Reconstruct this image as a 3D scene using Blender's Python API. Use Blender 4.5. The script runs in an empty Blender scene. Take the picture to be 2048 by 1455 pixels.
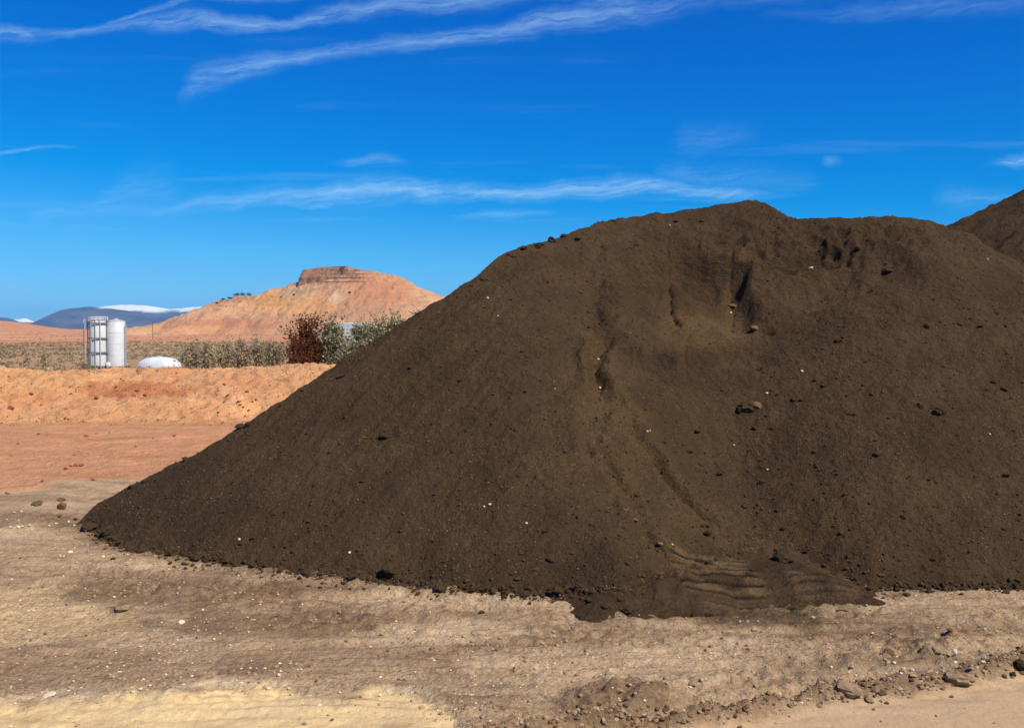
import bpy, bmesh, math, random
import numpy as np
from mathutils import Vector, Matrix

scene = bpy.context.scene
R = math.radians
rnd = random.Random(7)

# ------------------------------------------------------------------ camera
CAM_H = 2.5
FPX = 1900.0
PITCH = math.atan(62.5 / FPX)
cam_data = bpy.data.cameras.new('camera')
cam_data.sensor_width = 36.0
cam_data.lens = 36.0 * FPX / 2048.0
cam_data.clip_start = 0.1
cam_data.clip_end = 60000.0
cam = bpy.data.objects.new('camera', cam_data)
cam.location = (0, 0, CAM_H)
cam.rotation_euler = (math.pi / 2 - PITCH, 0, 0)
scene.collection.objects.link(cam)
scene.camera = cam

# ------------------------------------------------------------------ exposure, sun, sky
scene.view_settings.view_transform = 'Standard'
scene.view_settings.look = 'None'
scene.view_settings.exposure = 0.3
scene.view_settings.gamma = 1.0
scene.view_settings.use_curve_mapping = False
SUN_AZ, SUN_EL = 132.0, 49.0
sun_dir = Vector((math.sin(R(SUN_AZ)) * math.cos(R(SUN_EL)), math.cos(R(SUN_AZ)) * math.cos(R(SUN_EL)), math.sin(R(SUN_EL))))
sl = bpy.data.lights.new('sun', 'SUN')
sl.energy = 5.0
sl.angle = R(0.53)
sl.color = (1.0, 0.94, 0.84)
sun = bpy.data.objects.new('sun', sl)
sun.rotation_euler = sun_dir.to_track_quat('Z', 'Y').to_euler()
sun.location = (20, -30, 60)
scene.collection.objects.link(sun)
scene.cycles.max_bounces = 6
scene.cycles.volume_bounces = 0
scene.cycles.transparent_max_bounces = 16


class NT:
    """tiny helper to write node graphs as expressions"""
    def __init__(self, tree):
        self.t = tree
        tree.nodes.clear()

    def n(self, typ, ins=None, **props):
        nd = self.t.nodes.new(typ)
        for k, v in props.items():
            setattr(nd, k, v)
        for k, v in (ins or {}).items():
            self.put(nd.inputs[k], v)
        return nd

    def put(self, sock, v):
        if isinstance(v, bpy.types.NodeSocket):
            self.t.links.new(v, sock)
        elif isinstance(v, bpy.types.Node):
            self.t.links.new(v.outputs[0], sock)
        else:
            if hasattr(sock.default_value, '__len__') and not hasattr(v, '__len__'):
                v = (v,) * len(sock.default_value)
            if hasattr(sock.default_value, '__len__') and len(sock.default_value) == 4 and len(v) == 3:
                v = tuple(v) + (1.0,)
            sock.default_value = v

    def m(self, op, a, b=0.0, c=0.0, clamp=False):
        nd = self.t.nodes.new('ShaderNodeMath')
        nd.operation = op
        nd.use_clamp = clamp
        for i, v in enumerate((a, b, c)):
            self.put(nd.inputs[i], v)
        return nd.outputs[0]

    def add(self, a, b): return self.m('ADD', a, b)
    def sub(self, a, b): return self.m('SUBTRACT', a, b)
    def mul(self, a, b): return self.m('MULTIPLY', a, b)

    def ramp(self, v, lo, hi, a=0.0, b=1.0, smooth=True):
        nd = self.t.nodes.new('ShaderNodeMapRange')
        nd.interpolation_type = 'SMOOTHSTEP' if smooth else 'LINEAR'
        for i, x in enumerate((v, lo, hi, a, b)):
            self.put(nd.inputs[i], x)
        return nd.outputs[0]

    def mix(self, f, a, b, blend='MIX'):
        nd = self.t.nodes.new('ShaderNodeMix')
        nd.data_type = 'RGBA'
        nd.blend_type = blend
        nd.clamp_factor = True
        self.put(nd.inputs[0], f)
        self.put(nd.inputs[6], a)
        self.put(nd.inputs[7], b)
        return nd.outputs[2]

    def noise(self, vec, scale, detail=4.0, rough=0.55, dist=0.0, off=None, col=False):
        if off is not None:
            vec = self.n('ShaderNodeVectorMath', {0: vec, 1: off}, operation='ADD').outputs[0]
        nd = self.n('ShaderNodeTexNoise', {'Vector': vec, 'Scale': scale, 'Detail': detail, 'Roughness': rough, 'Distortion': dist})
        return nd.outputs[1 if col else 0]

    def vmul(self, vec, s):
        return self.n('ShaderNodeVectorMath', {0: vec, 1: s}, operation='MULTIPLY').outputs[0]

    def attr(self, name):
        return self.n('ShaderNodeAttribute', attribute_name=name).outputs['Fac']


world = bpy.data.worlds.new('World')
scene.world = world
world.use_nodes = True
W = NT(world.node_tree)
sky = W.n('ShaderNodeTexSky', sky_type='NISHITA', sun_disc=False, sun_elevation=R(SUN_EL), sun_rotation=R(SUN_AZ),
          altitude=1500.0, air_density=1.0, dust_density=0.2, ozone_density=3.0)
# a phone camera's rendering of a clear high-desert sky: one response curve per channel for the whole sky
SKY_STRENGTH = 0.1
sep = W.n('ShaderNodeSeparateColor', {0: sky.outputs[0]})


def chan(i, p, k):
    return W.mul(W.m('POWER', W.mul(sep.outputs[i], SKY_STRENGTH), p), k)


s_r = W.m('MAXIMUM', W.mul(W.sub(W.mul(sep.outputs[0], SKY_STRENGTH), 0.265), 0.60), chan(0, 2.2, 0.03))
s_g = chan(1, 1.34, 0.95)
s_g = W.sub(s_g, W.mul(W.m('MAXIMUM', W.sub(s_g, 0.52), 0.0), 0.45))
skycol = W.n('ShaderNodeCombineColor', {0: s_r, 1: s_g, 2: chan(2, 0.75, 1.16)}).outputs[0]
skycol = W.n('ShaderNodeVectorMath', {0: skycol, 1: (1 / SKY_STRENGTH,) * 3}, operation='MULTIPLY').outputs[0]
# cirrus: laid out by compass bearing and elevation, so it stays put in the world
tc = W.n('ShaderNodeTexCoord').outputs['Generated']
sx = W.n('ShaderNodeSeparateXYZ', {0: tc})
ysafe = W.m('MAXIMUM', sx.outputs[1], 0.02)
U0 = W.m('DIVIDE', sx.outputs[0], ysafe)
V0 = W.m('DIVIDE', sx.outputs[2], ysafe)
ahead = W.ramp(sx.outputs[1], 0.25, 0.5)
uv = W.n('ShaderNodeCombineXYZ', {0: U0, 1: V0}).outputs[0]
wob = W.n('ShaderNodeSeparateColor', {0: W.noise(uv, 9.0, 5.0, 0.6, col=True)})
U = W.add(U0, W.mul(W.sub(wob.outputs[0], 0.5), 0.09))
V = W.add(V0, W.mul(W.sub(wob.outputs[1], 0.5), 0.034))
fib = W.noise(W.vmul(W.n('ShaderNodeCombineXYZ', {0: U, 1: V}).outputs[0], (1.0, 6.0, 1.0)), 9.0, 9.0, 0.68)
fib2 = W.noise(W.vmul(W.n('ShaderNodeCombineXYZ', {0: U, 1: W.sub(V, W.mul(U, 0.12))}).outputs[0], (1.0, 9.0, 1.0)), 26.0, 6.0, 0.65)
cp, sp = math.cos(PITCH), math.sin(PITCH)


def uvpx(px, py):
    """bearing / elevation tangents of a direction"""
    r, u = (px - 1024) / FPX, (727.5 - py) / FPX
    y, z = cp + u * sp, -sp + u * cp
    return r / y, z / y


def streak(pts, amp, soft=1.0):
    """a band of ice cloud along a curve: (bearing px, elevation px, half width px, density)"""
    q = [(uvpx(p[0], p[1]), p[2] / FPX, p[3]) for p in pts]
    u0, u1 = q[0][0][0], q[-1][0][0]
    t = W.ramp(U, u0, u1, smooth=False)

    def curve(vals, lo, hi):
        nd = W.t.nodes.new('ShaderNodeFloatCurve')
        W.put(nd.inputs['Value'], t)
        c = nd.mapping.curves[0]
        fs = [((p[0][0] - u0) / (u1 - u0), (v - lo) / (hi - lo)) for p, v in zip(q, vals)]
        c.points[0].location, c.points[1].location = fs[0], fs[-1]
        for f in fs[1:-1]:
            c.points.new(*f)
        nd.mapping.update()
        return W.add(W.mul(nd.outputs[0], hi - lo), lo)
    cv = curve([p[0][1] for p in q], -0.1, 0.6)
    cw = curve([p[1] for p in q], 0.0, 0.05)
    cd = curve([p[2] for p in q], 0.0, 1.0)
    d = W.m('DIVIDE', W.m('ABSOLUTE', W.sub(V, cv)), cw)
    d = W.add(d, W.mul(W.sub(fib, 0.5), 2.6))
    body = W.ramp(d, 1.75 * soft, -0.5)
    edge = W.mul(W.ramp(U, u0 - 0.004, u0 + 0.02), W.ramp(U, u1 + 0.004, u1 - 0.03))
    tex = W.ramp(W.add(W.mul(fib, 0.55), W.mul(fib2, 0.45)), 0.36, 0.64, 0.12, 1.0)
    return W.mul(W.mul(W.mul(body, edge), W.mul(cd, tex)), amp)


streaks = [
    streak([(-400, 80, 14, .6), (0, 62, 15, .75), (130, 62, 9, .6), (215, 56, 8, .55), (320, 50, 17, .8), (470, 44, 15, .9), (580, 38, 10, .9),
            (660, 22, 18, .8), (800, 6, 16, .8), (1000, -14, 16, .7), (1400, -50, 20, .6)], 0.62),
    streak([(200, 52, 4, .5), (260, 36, 5, .7), (320, 19, 6, .7), (380, 6, 7, .7), (450, -2, 6, .6), (700, -30, 8, .5)], 0.6),
    streak([(350, 182, 16, .15), (385, 160, 26, .6), (440, 140, 24, .75), (530, 120, 17, .85), (620, 110, 14, .75), (740, 94, 13, .7), (860, 78, 15, .85),
            (980, 62, 18, .9), (1100, 38, 22, .9), (1200, 20, 24, .85), (1300, 12, 22, .6), (1450, -4, 20, .3), (2000, -60, 20, .2)], 0.6),
    streak([(60, 416, 10, .15), (300, 416, 12, .3), (400, 408, 14, .45), (520, 400, 16, .7), (640, 392, 18, .85), (740, 384, 22, .95), (900, 386, 18, .9),
            (1050, 386, 15, .9), (1180, 376, 18, .9), (1300, 374, 16, .9), (1420, 382, 14, .85), (1520, 388, 12, .4), (1600, 392, 10, .1)], 0.78),
    streak([(480, 402, 6, .2), (540, 410, 7, .8), (620, 412, 6, .8), (700, 416, 6, .3)], 0.5),
    streak([(900, 440, 6, .1), (980, 436, 8, .6), (1060, 430, 8, .5), (1140, 424, 6, .1)], 0.5),
    streak([(660, 328, 6, .1), (720, 326, 11, .6), (760, 322, 12, .6), (820, 328, 6, .1)], 0.5),
    streak([(-100, 298, 4, .8), (0, 300, 3.5, .9), (60, 300, 3, .8), (130, 297, 3, .3), (160, 296, 3, .1)], 0.55),
    streak([(1970, 324, 5, .2), (2010, 318, 12, .9), (2050, 312, 14, .9), (2200, 300, 16, .8)], 0.7),
    streak([(1640, 321, 5, .4), (1654, 320, 9, 1), (1664, 320, 9, 1), (1684, 321, 5, .4)], 0.9),
    streak([(1500, 30, 10, .1), (1700, 22, 16, .5), (1850, 12, 20, .7), (2050, 0, 24, .6), (2400, -30, 24, .5)], 0.3),
    streak([(1840, 400, 12, .1), (1900, 396, 20, .5), (1990, 400, 20, .5), (2100, 400, 20, .3)], 0.45),
    streak([(1330, 290, 20, .1), (1400, 274, 30, .5), (1480, 268, 24, .3), (1560, 280, 20, .05)], 0.3),
    streak([(60, 424, 20, .2), (160, 418, 16, .5), (260, 380, 44, .45), (330, 372, 44, .35), (400, 380, 30, .1)], 0.42),
    streak([(1280, 350, 20, .1), (1360, 346, 22, .5), (1480, 360, 26, .5), (1640, 372, 24, .2)], 0.35),
]
tot = streaks[0]
for s_ in streaks[1:]:
    tot = W.m('MAXIMUM', tot, s_)
tot = W.mul(tot, ahead)
# thin cirrus veil everywhere else in the sky
zs = W.m('MAXIMUM', sx.outputs[2], 0.05)
plane = W.n('ShaderNodeCombineXYZ', {0: W.m('DIVIDE', sx.outputs[0], zs), 1: W.m('DIVIDE', sx.outputs[1], zs)}).outputs[0]
veil = W.ramp(W.noise(W.vmul(plane, (0.35, 1.0, 1.0)), 1.1, 7.0, 0.6), 0.55, 0.85, 0.0, 0.22)
tot = W.m('MAXIMUM', tot, veil, clamp=True)
cloudcol = (0.50 / SKY_STRENGTH, 0.80 / SKY_STRENGTH, 1.06 / SKY_STRENGTH)
final = W.mix(tot, skycol, cloudcol)
bg = W.n('ShaderNodeBackground', {'Color': final, 'Strength': SKY_STRENGTH * 0.81})
wo = W.n('ShaderNodeOutputWorld', {'Surface': bg})
# ------------------------------------------------------------------ terrain mathematics (numpy)
def _hash(ix, iy, seed):
    h = (ix.astype(np.int64) * 374761393 + iy.astype(np.int64) * 668265263 + seed * 1442695041) & 0xFFFFFFFF
    h = ((h ^ (h >> 13)) * 1274126177) & 0xFFFFFFFF
    return (h ^ (h >> 16)) & 0xFFFFFFFF


def gnoise(x, y, seed=0):
    """gradient noise, about -1..1"""
    x = np.asarray(x, float); y = np.asarray(y, float)
    ix, iy = np.floor(x), np.floor(y)
    fx, fy = x - ix, y - iy
    ix, iy = ix.astype(np.int64), iy.astype(np.int64)
    out = []
    for dx in (0, 1):
        for dy in (0, 1):
            a = _hash(ix + dx, iy + dy, seed) * (2 * np.pi / 4294967296.0)
            out.append(np.cos(a) * (fx - dx) + np.sin(a) * (fy - dy))
    u = fx * fx * fx * (fx * (fx * 6 - 15) + 10)
    v = fy * fy * fy * (fy * (fy * 6 - 15) + 10)
    a = out[0] + (out[2] - out[0]) * u
    b = out[1] + (out[3] - out[1]) * u
    return (a + (b - a) * v) * 1.5


def fbm(x, y, scale, octaves=4, gain=0.5, seed=0):
    r, amp, f = 0.0, 1.0, 1.0 / scale
    for o in range(octaves):
        r = r + amp * gnoise(x * f + 17.3 * o, y * f - 9.1 * o, seed + o)
        amp *= gain; f *= 2.03
    return r


def sst(v, a, b):
    t = np.clip((v - a) / (b - a), 0, 1)
    return t * t * (3 - 2 * t)


def smin(a, b, k):
    h = np.clip(0.5 + 0.5 * (b - a) / k, 0, 1)
    return b + (a - b) * h - k * h * (1 - h)


def seg_dist(x, y, pts):
    """unsigned distance to a polyline, and the parameter along it"""
    best = np.full(np.shape(x), 1e9); par = np.zeros(np.shape(x))
    for i in range(len(pts) - 1):
        ax, ay = pts[i]; bx, by = pts[i + 1]
        dx, dy = bx - ax, by - ay
        t = np.clip(((x - ax) * dx + (y - ay) * dy) / (dx * dx + dy * dy), 0, 1)
        d = np.hypot(x - ax - t * dx, y - ay - t * dy)
        m = d < best
        best = np.where(m, d, best); par = np.where(m, i + t, par)
    return best, par


def ray(px, py):
    r, u = (px - 1024) / FPX, (727.5 - py) / FPX
    c, s = math.cos(PITCH), math.sin(PITCH)
    return r, c + u * s, -s + u * c


def on_plane(px, py, z=0.0):
    """where the sight line of a photo point meets the level z"""
    rx, ry, rz = ray(px, py)
    t = (z - CAM_H) / rz
    return rx * t, ry * t


def at_dist(px, py, d):
    rx, ry, rz = ray(px, py)
    return rx / ry * d, d, CAM_H + rz / ry * d


# ---- the big pile
FOOT_PX = [(-200, 960), (60, 1030), (162, 1058), (250, 1098), (340, 1112), (460, 1130), (610, 1148), (700, 1158), (820, 1168), (880, 1180), (1000, 1188), (1115, 1192), (1200, 1208), (1270, 1215),
           (1350, 1190), (1440, 1150), (1530, 1135), (1640, 1160), (1740, 1180), (1860, 1177), (2048, 1179), (2500, 1185), (3200, 1180)]
FOOT = [on_plane(*p) for p in FOOT_PX]
FOOTX = np.array([p[0] for p in FOOT]); FOOTY = np.array([p[1] for p in FOOT])
SIL_PX = [(140, 1062), (200, 1004), (290, 958), (380, 908), (480, 850), (600, 775), (700, 706), (800, 645), (870, 600), (960, 543), (1010, 507), (1060, 490), (1100, 478), (1140, 464), (1190, 447),
          (1240, 430), (1320, 421), (1390, 415), (1440, 406), (1480, 400), (1510, 399), (1535, 406), (1575, 428), (1600, 432), (1700, 430), (1800, 430), (1860, 438), (1915, 453)]
SLOPE = 0.70


_GX, _GY = np.arange(-12, 16.01, 0.05), np.arange(3, 26.01, 0.05)
_gxx, _gyy = np.meshgrid(_GX, _GY)
_D = seg_dist(_gxx, _gyy, FOOT)[0] * np.where(_gyy > np.interp(_gxx, FOOTX, FOOTY), 1, -1)
_kk = np.exp(-(np.arange(-24, 25) / 11.0) ** 2); _kk /= _kk.sum()
_B = np.pad(_D, 24, mode='edge')
_B = np.apply_along_axis(lambda m: np.convolve(m, _kk, 'valid'), 1, _B)
_B = np.apply_along_axis(lambda m: np.convolve(m, _kk, 'valid'), 0, _B)
_D = _D + (_B - _D) * sst(_D, 0.1, 1.2)


def front_plane_dist(x, y):
    """distance inside the foot of the pile, the creases of the corners eased"""
    u = np.clip((np.asarray(x, float) - _GX[0]) / 0.05, 0, len(_GX) - 1.001); v = np.clip((np.asarray(y, float) - _GY[0]) / 0.05, 0, len(_GY) - 1.001)
    i, j = u.astype(int), v.astype(int); fu, fv = u - i, v - j
    return (_D[j, i] * (1 - fu) + _D[j, i + 1] * fu) * (1 - fv) + (_D[j + 1, i] * (1 - fu) + _D[j + 1, i + 1] * fu) * fv


# ridge: the point on each skyline sight line where the face at its angle of rest reaches it
def _ridge():
    out = []
    for px, py in SIL_PX:
        rx, ry, rz = ray(px, py)
        d = np.linspace(7, 22, 3001)
        x, z = rx / ry * d, CAM_H + rz / ry * d
        f = SLOPE * front_plane_dist(x, d)
        i = np.argmax(f > z) if (f > z).any() else len(d) - 1
        out.append((x[i], d[i], max(z[i], 0.0)))
    return np.array(out)


RIDGE = _ridge()
RX = np.concatenate([[-12.0], RIDGE[:, 0]]); RY = np.concatenate([[12.0], RIDGE[:, 1]]); RZ = np.concatenate([[-6.0], RIDGE[:, 2]])
o_ = np.argsort(RX)
RX, RY, RZ = RX[o_], RY[o_], RZ[o_]


_p0 = {}


def P0(px, py):
    if (px, py) not in _p0: _p0[(px, py)] = _P0(px, py)
    return _p0[(px, py)]


def _P0(px, py):
    """point of the undisturbed pile face behind a photo point"""
    rx, ry, rz = ray(px, py)
    d = np.linspace(7, 18, 2201)
    x, z = rx / ry * d, CAM_H + rz / ry * d
    f = SLOPE * front_plane_dist(x, d)
    i = int(np.argmax(f > z))
    return x[i], d[i]


def bump(x, y, c, rx, ry, ang=0.0):
    ca, sa = math.cos(ang), math.sin(ang)
    u = ((x - c[0]) * ca + (y - c[1]) * sa) / rx
    v = (-(x - c[0]) * sa + (y - c[1]) * ca) / ry
    return np.exp(-(u * u + v * v))


HOLLOW = P0(1385, 590); HOLLOW_TOP = P0(1400, 520)
CRACK1 = [P0(1336, 478), P0(1340, 540), P0(1345, 580), P0(1358, 622)]
CRACK2 = [P0(1465, 500), P0(1462, 540), P0(1466, 580), P0(1462, 620)]
CRACK3 = [P0(1505, 490), P0(1520, 520), P0(1524, 545)]
RIM = [P0(1222, 560), P0(1205, 620), P0(1225, 672), P0(1280, 708), P0(1350, 716)]
GULLY = [[P0(1185, 690), P0(1200, 770), P0(1260, 880), P0(1370, 1000), P0(1500, 1095)],
         [P0(1195, 740), P0(1215, 880), P0(1270, 1010), P0(1335, 1120)],
         [P0(1230, 800), P0(1300, 920), P0(1400, 1030), P0(1470, 1100)],
         [P0(1190, 700), P0(1192, 800), P0(1200, 930)]]
NOSE = P0(1860, 520)
APRON = [on_plane(1230, 1200), on_plane(1330, 1190), on_plane(1440, 1178), on_plane(1540, 1172), on_plane(1625, 1184)]


def tread_marks(x, y):
    """lug marks of a loader wheel: (how deep in a slot, inside a wheel print)"""
    slot = np.zeros(np.shape(x)); patch = np.zeros(np.shape(x))
    for cx0, cx1, c0, c1, per, k, skew in ((1368, 1486, 1184, 1130, 0.170, 1.0, 0.06), (1430, 1560, 1228, 1190, 0.125, 0.55, -0.08), (1600, 1700, 1186, 1156, 0.17, 0.7, 0.10)):
        xa, ya = on_plane(cx0, c0, 0.1); xb, yb = on_plane(cx1, c1, 0.1)
        w = 0.04 * gnoise(x * 2.0, y * 3.0, 64)
        m = sst(x + w, xa - 0.04, xa + 0.05) * sst(xb - x - w, -0.04, 0.05) * sst(y + w, ya - 0.08, ya + 0.06) * sst(yb - y + w, -0.08, 0.06)
        ph = (y + skew * np.abs(x - (xa + xb) / 2) + 0.020 * gnoise(x * 3.0, y * 1.2, 61)) / per
        fr = ph - np.floor(ph) - 0.5
        brk = np.clip(1.15 + 0.9 * fbm(x, y, 0.4, 2, seed=62), 0.2, 1)
        slot = np.maximum(slot, m * k * brk * np.exp(-(fr / 0.17) ** 4)); patch = np.maximum(patch, m * k)
    return slot, patch


def pile_height(x, y, detail=True):
    F = SLOPE * front_plane_dist(x, y)
    # talus: a little concave at the bottom
    F = F + 0.10 * np.exp(-np.clip(F, 0, None) / 0.5) * np.clip(F * 4, 0, 1) * 0.6
    zr, yr = np.interp(x, RX, RZ), np.interp(x, RX, RY)
    B = zr + 0.42 * (yr - y)
    B = smin(B, RZ[-1] + 0.06 - 0.73 * (x - RX[-1]) + 0.503 * (y - RY[-1]), 0.25)
    z = smin(F, B, 0.05)
    if not detail:
        return z
    wx = x + 0.25 * fbm(x, y, 1.6, 3, seed=51); wy = y + 0.25 * fbm(x, y, 1.6, 3, seed=52)
    up = np.clip(F / 1.0, 0, 1)                      # 0 at the foot
    crest = sst(z, 2.6, 4.0)
    z = z + 0.05 * up * fbm(x, y, 1.9, 3, seed=3)
    # slides running down the face
    ang = 0.9
    a = x * math.cos(ang) + y * math.sin(ang); b = -x * math.sin(ang) + y * math.cos(ang)
    left = sst(-x, -1.3, 0.4)
    z = z + 0.020 * up * left * gnoise(a * 0.9, b * 4.5, 8) + 0.012 * up * left * gnoise(a * 1.5, b * 11, 9)
    rightw = 1 - left
    z = z + 0.05 * bump(x, y, P0(1225, 640), 0.22, 0.8) * fbm(x, y, 0.16, 3, seed=15)
    z = z + 0.015 * up * rightw * gnoise(x * 4.0, y * 0.9, 10)
    # the dug-out bowl below the crest
    cut = bump(wx, wy, HOLLOW, 0.98, 1.15)
    cut2 = bump(wx, wy, P0(1500, 600), 0.45, 1.0)
    z = z - 0.38 * sst(cut, 0.26, 0.58) * sst(wy, HOLLOW[1] - 1.0, HOLLOW[1] + 0.1) - 0.03 * sst(cut2, 0.15, 0.9)
    lobe = bump(wx, wy, P0(1400, 640), 0.50, 0.60)
    z = z + 0.10 * sst(lobe, 0.1, 0.9)
    z = z - 0.12 * sst(bump(wx, wy, P0(1385, 530), 0.34, 0.45), 0.25, 0.8)
    z = z - 0.22 * sst(bump(wx, wy, P0(1612, 518), 0.42, 0.30), 0.35, 0.62)
    z = z - 0.07 * sst(bump(wx, wy, P0(1530, 655), 0.14, 0.16), 0.3, 0.8)
    # curb of the slip below the bowl
    dl, _ = seg_dist(x, y, RIM)
    z = z + 0.07 * np.exp(-(dl / 0.09) ** 2) + 0.04 * np.exp(-(dl / 0.25) ** 2) * fbm(x, y, 0.13, 3, seed=48)
    for c, dp, w in ((CRACK1, 0.09, 0.020), (CRACK2, 0.05, 0.016), (CRACK3, 0.03, 0.022)):
        d, _ = seg_dist(x + 0.03 * gnoise(x * 6, y * 6, 2), y, c)
        z = z - dp * np.exp(-(d / w) ** 2) * (0.75 + 0.5 * gnoise(x * 9, y * 9, 5))
        z = z + 0.015 * np.exp(-((d - 0.10) / 0.08) ** 2)
    for i, g in enumerate(GULLY):
        d, _ = seg_dist(wx, wy, g)
        z = z - 0.055 * np.exp(-(d / 0.07) ** 2) + 0.035 * np.exp(-((d - 0.17) / 0.09) ** 2)
        z = z + 0.02 * np.exp(-(d / 0.22) ** 2) * fbm(x, y, 0.12, 3, seed=30 + i)
    # rough, broken material along the crest, right of the bowl
    tr = bump(x, y, P0(1560, 490), 1.6, 1.0) + 0.7 * bump(x, y, P0(1760, 470), 1.1, 0.6) + 0.5 * bump(x, y, P0(1180, 500), 0.6, 0.6)
    low = np.clip(yr - y, 0, 3)
    tr = np.clip(tr, 0, 1) * sst(low, 0.05, 0.45) * (1 - 0.75 * sst(bump(x, y, P0(1450, 580), 0.75, 0.9), 0.3, 0.7))
    rid = 1 - np.abs(fbm(wx, wy, 0.75, 4, seed=70)) * 1.6
    z = z + tr * (0.15 * (rid - 0.6) + 0.05 * fbm(x, y, 0.22, 3, seed=71))
    z = z + 0.22 * bump(x, y, P0(1505, 440), 0.45, 0.7) * sst(low, -0.1, 0.2) * 0.5
    # nose of the pile on the right
    z = z + 0.10 * bump(x, y, NOSE, 0.35, 0.9)
    z = z - 0.16 * sst(bump(wx, wy, P0(1700, 560), 0.9, 0.7), 0.3, 0.9)
    z = z - 0.20 * bump(x, y, P0(1450, 860), 0.75, 1.6)
    # skyline lumps
    z = z + 0.012 * np.exp(-((y - yr) / 0.25) ** 2) * fbm(x, y, 0.22, 3, seed=40) * sst(x, -6, -1)
    # pushed-out apron with wheel marks
    d, par = seg_dist(x, y, APRON)
    yc = np.interp(x, [p[0] for p in APRON], [p[1] for p in APRON])
    ex = np.clip(np.maximum(APRON[0][0] - x, x - APRON[-1][0]), 0, 9)
    d = np.where(y > yc, np.where(y < yc + 1.3, np.minimum(d, ex * 1.7), d), d)
    ap = 0.20 * sst(1 - d / (0.74 + 0.10 * gnoise(x * 2, y * 2, 12) + 0.07 * fbm(x, y, 0.18, 3, seed=45)), 0.0, 1.0) * (0.95 + 0.10 * fbm(x, y, 0.35, 3, seed=44)) - 0.008
    z = np.where((F < 0.9) & (ap > 0.0), smin(-z, -ap, 0.10) * -1, z)

    slot, patch = tread_marks(x, y)
    tread = -0.014 * slot + 0.006 * patch
    z = z + tread
    # granular surface
    calm = 1 - 0.75 * np.clip(sst(cut, 0.35, 0.7), 0, 1)
    g = 0.020 * fbm(x, y, 0.30, 3, seed=90) + 0.011 * fbm(x, y, 0.075, 2, seed=95)
    trd = 0.75 * patch
    z = z + calm * (1 - trd) * g * np.clip(0.35 + F * 2, 0.35, 1) * (1 - 0.35 * crest)
    # ragged foot
    z = z + 0.05 * fbm(x, y, 0.16, 3, seed=99) * np.exp(-(F / 0.10) ** 2)
    z = z - 0.5 * np.clip(-F - 0.06, 0, 1) * (ap <= 0.0)
    return z


def pile_masks(x, y):
    wx = x + 0.25 * fbm(x, y, 1.0, 3, seed=51); wy = y + 0.25 * fbm(x, y, 1.0, 3, seed=52)
    fresh = sst(bump(wx, wy, P0(1395, 635), 0.80, 0.75), 0.3, 0.75) + 0.6 * sst(bump(wx, wy, P0(1500, 620), 0.35, 0.8), 0.3, 0.8)
    d = np.full(np.shape(x), 9.0)
    for g in GULLY:
        d = np.minimum(d, seg_dist(wx, wy, g)[0])
    fresh = fresh + 0.45 * np.exp(-(d / 0.3) ** 2)
    slot, patch = tread_marks(x, y)
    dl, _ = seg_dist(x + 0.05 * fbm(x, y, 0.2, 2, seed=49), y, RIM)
    painted_shade = np.exp(-(dl / 0.16) ** 2) + 0.8 * sst(bump(wx, wy, P0(1385, 525), 0.36, 0.50), 0.25, 0.8) + 0.8 * sst(bump(wx, wy, P0(1612, 518), 0.48, 0.32), 0.3, 0.7) + 0.4 * sst(bump(wx, wy, P0(1860, 540), 0.45, 0.8), 0.3, 0.8) + 0.5 * sst(bump(wx, wy, P0(1480, 480), 0.7, 0.35), 0.3, 0.8)  # shade of the bowl walls, rim and hollows, as a colour mask
    return np.clip(fresh, 0, 1), slot, patch, np.clip(painted_shade, 0, 1)


# ---- second pile behind on the right
P2C = (13.6, 19.6, 7.0)


def pile2_height(x, y):
    r = np.hypot(x - P2C[0], (y - P2C[1]) * 1.0)
    th = np.arctan2(y - P2C[1], x - P2C[0])
    z = P2C[2] - 0.52 * np.sqrt(r * r + 0.3)
    z = z + 0.10 * fbm(x, y, 1.2, 4, seed=130)
    z = z + 0.10 * gnoise(th * 16, r * 0.5, 131) * sst(r, 0.5, 2) + 0.05 * gnoise(th * 45, r * 1.0, 132)
    z = z + 0.03 * fbm(x, y, 0.2, 3, seed=133)
    return z


# ---- ground: yard, cut bank, plain
def sight_z(d, py):
    rx, ry, rz = ray(1024, py)
    return CAM_H + rz / ry * d


WINDROW = [on_plane(*p) for p in ((860, 1500), (1020, 1470), (1180, 1455), (1330, 1452), (1480, 1428), (1600, 1408), (1700, 1392), (1800, 1382), (1900, 1362), (2048, 1334), (2300, 1290))]
MOUND = [on_plane(*p) for p in ((900, 1460), (1050, 1430), (1150, 1410), (1240, 1392), (1320, 1388), (1420, 1385), (1560, 1352), (1700, 1330), (1850, 1310), (1960, 1290))]
RUTS = [[on_plane(*p) for p in r] for r in (
    ((-300, 1030), (0, 1008), (200, 990), (340, 968), (520, 940)),
    ((-300, 1010), (0, 985), (180, 970), (360, 950), (520, 925)),
    ((-300, 1075), (0, 1064), (110, 1055), (180, 1045)),
    ((80, 1130), (200, 1120), (330, 1128), (600, 1165), (900, 1215), (1300, 1262), (1800, 1275), (2300, 1270)),
    ((60, 1150), (250, 1150), (600, 1190), (900, 1240), (1300, 1290), (1800, 1305), (2300, 1290)),
    ((-200, 905), (100, 893), (300, 880), (460, 868)),
    ((-200, 925), (100, 915), (300, 905), (430, 890)))]


CHURN = [(420, 1185, 1.1, .40), (620, 1250, .9, .30), (1130, 1270, .8, .30), (1240, 1405, .40, .25), (1800, 1285, 1.0, .40), (1880, 1330, .55, .14), (120, 1030, 1.2, .6), (1620, 1225, .9, .25), (250, 1222, .3, .14), (1000, 1340, .7, .12), (1550, 1370, .6, .10), (830, 1265, .5, .12)]


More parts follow.
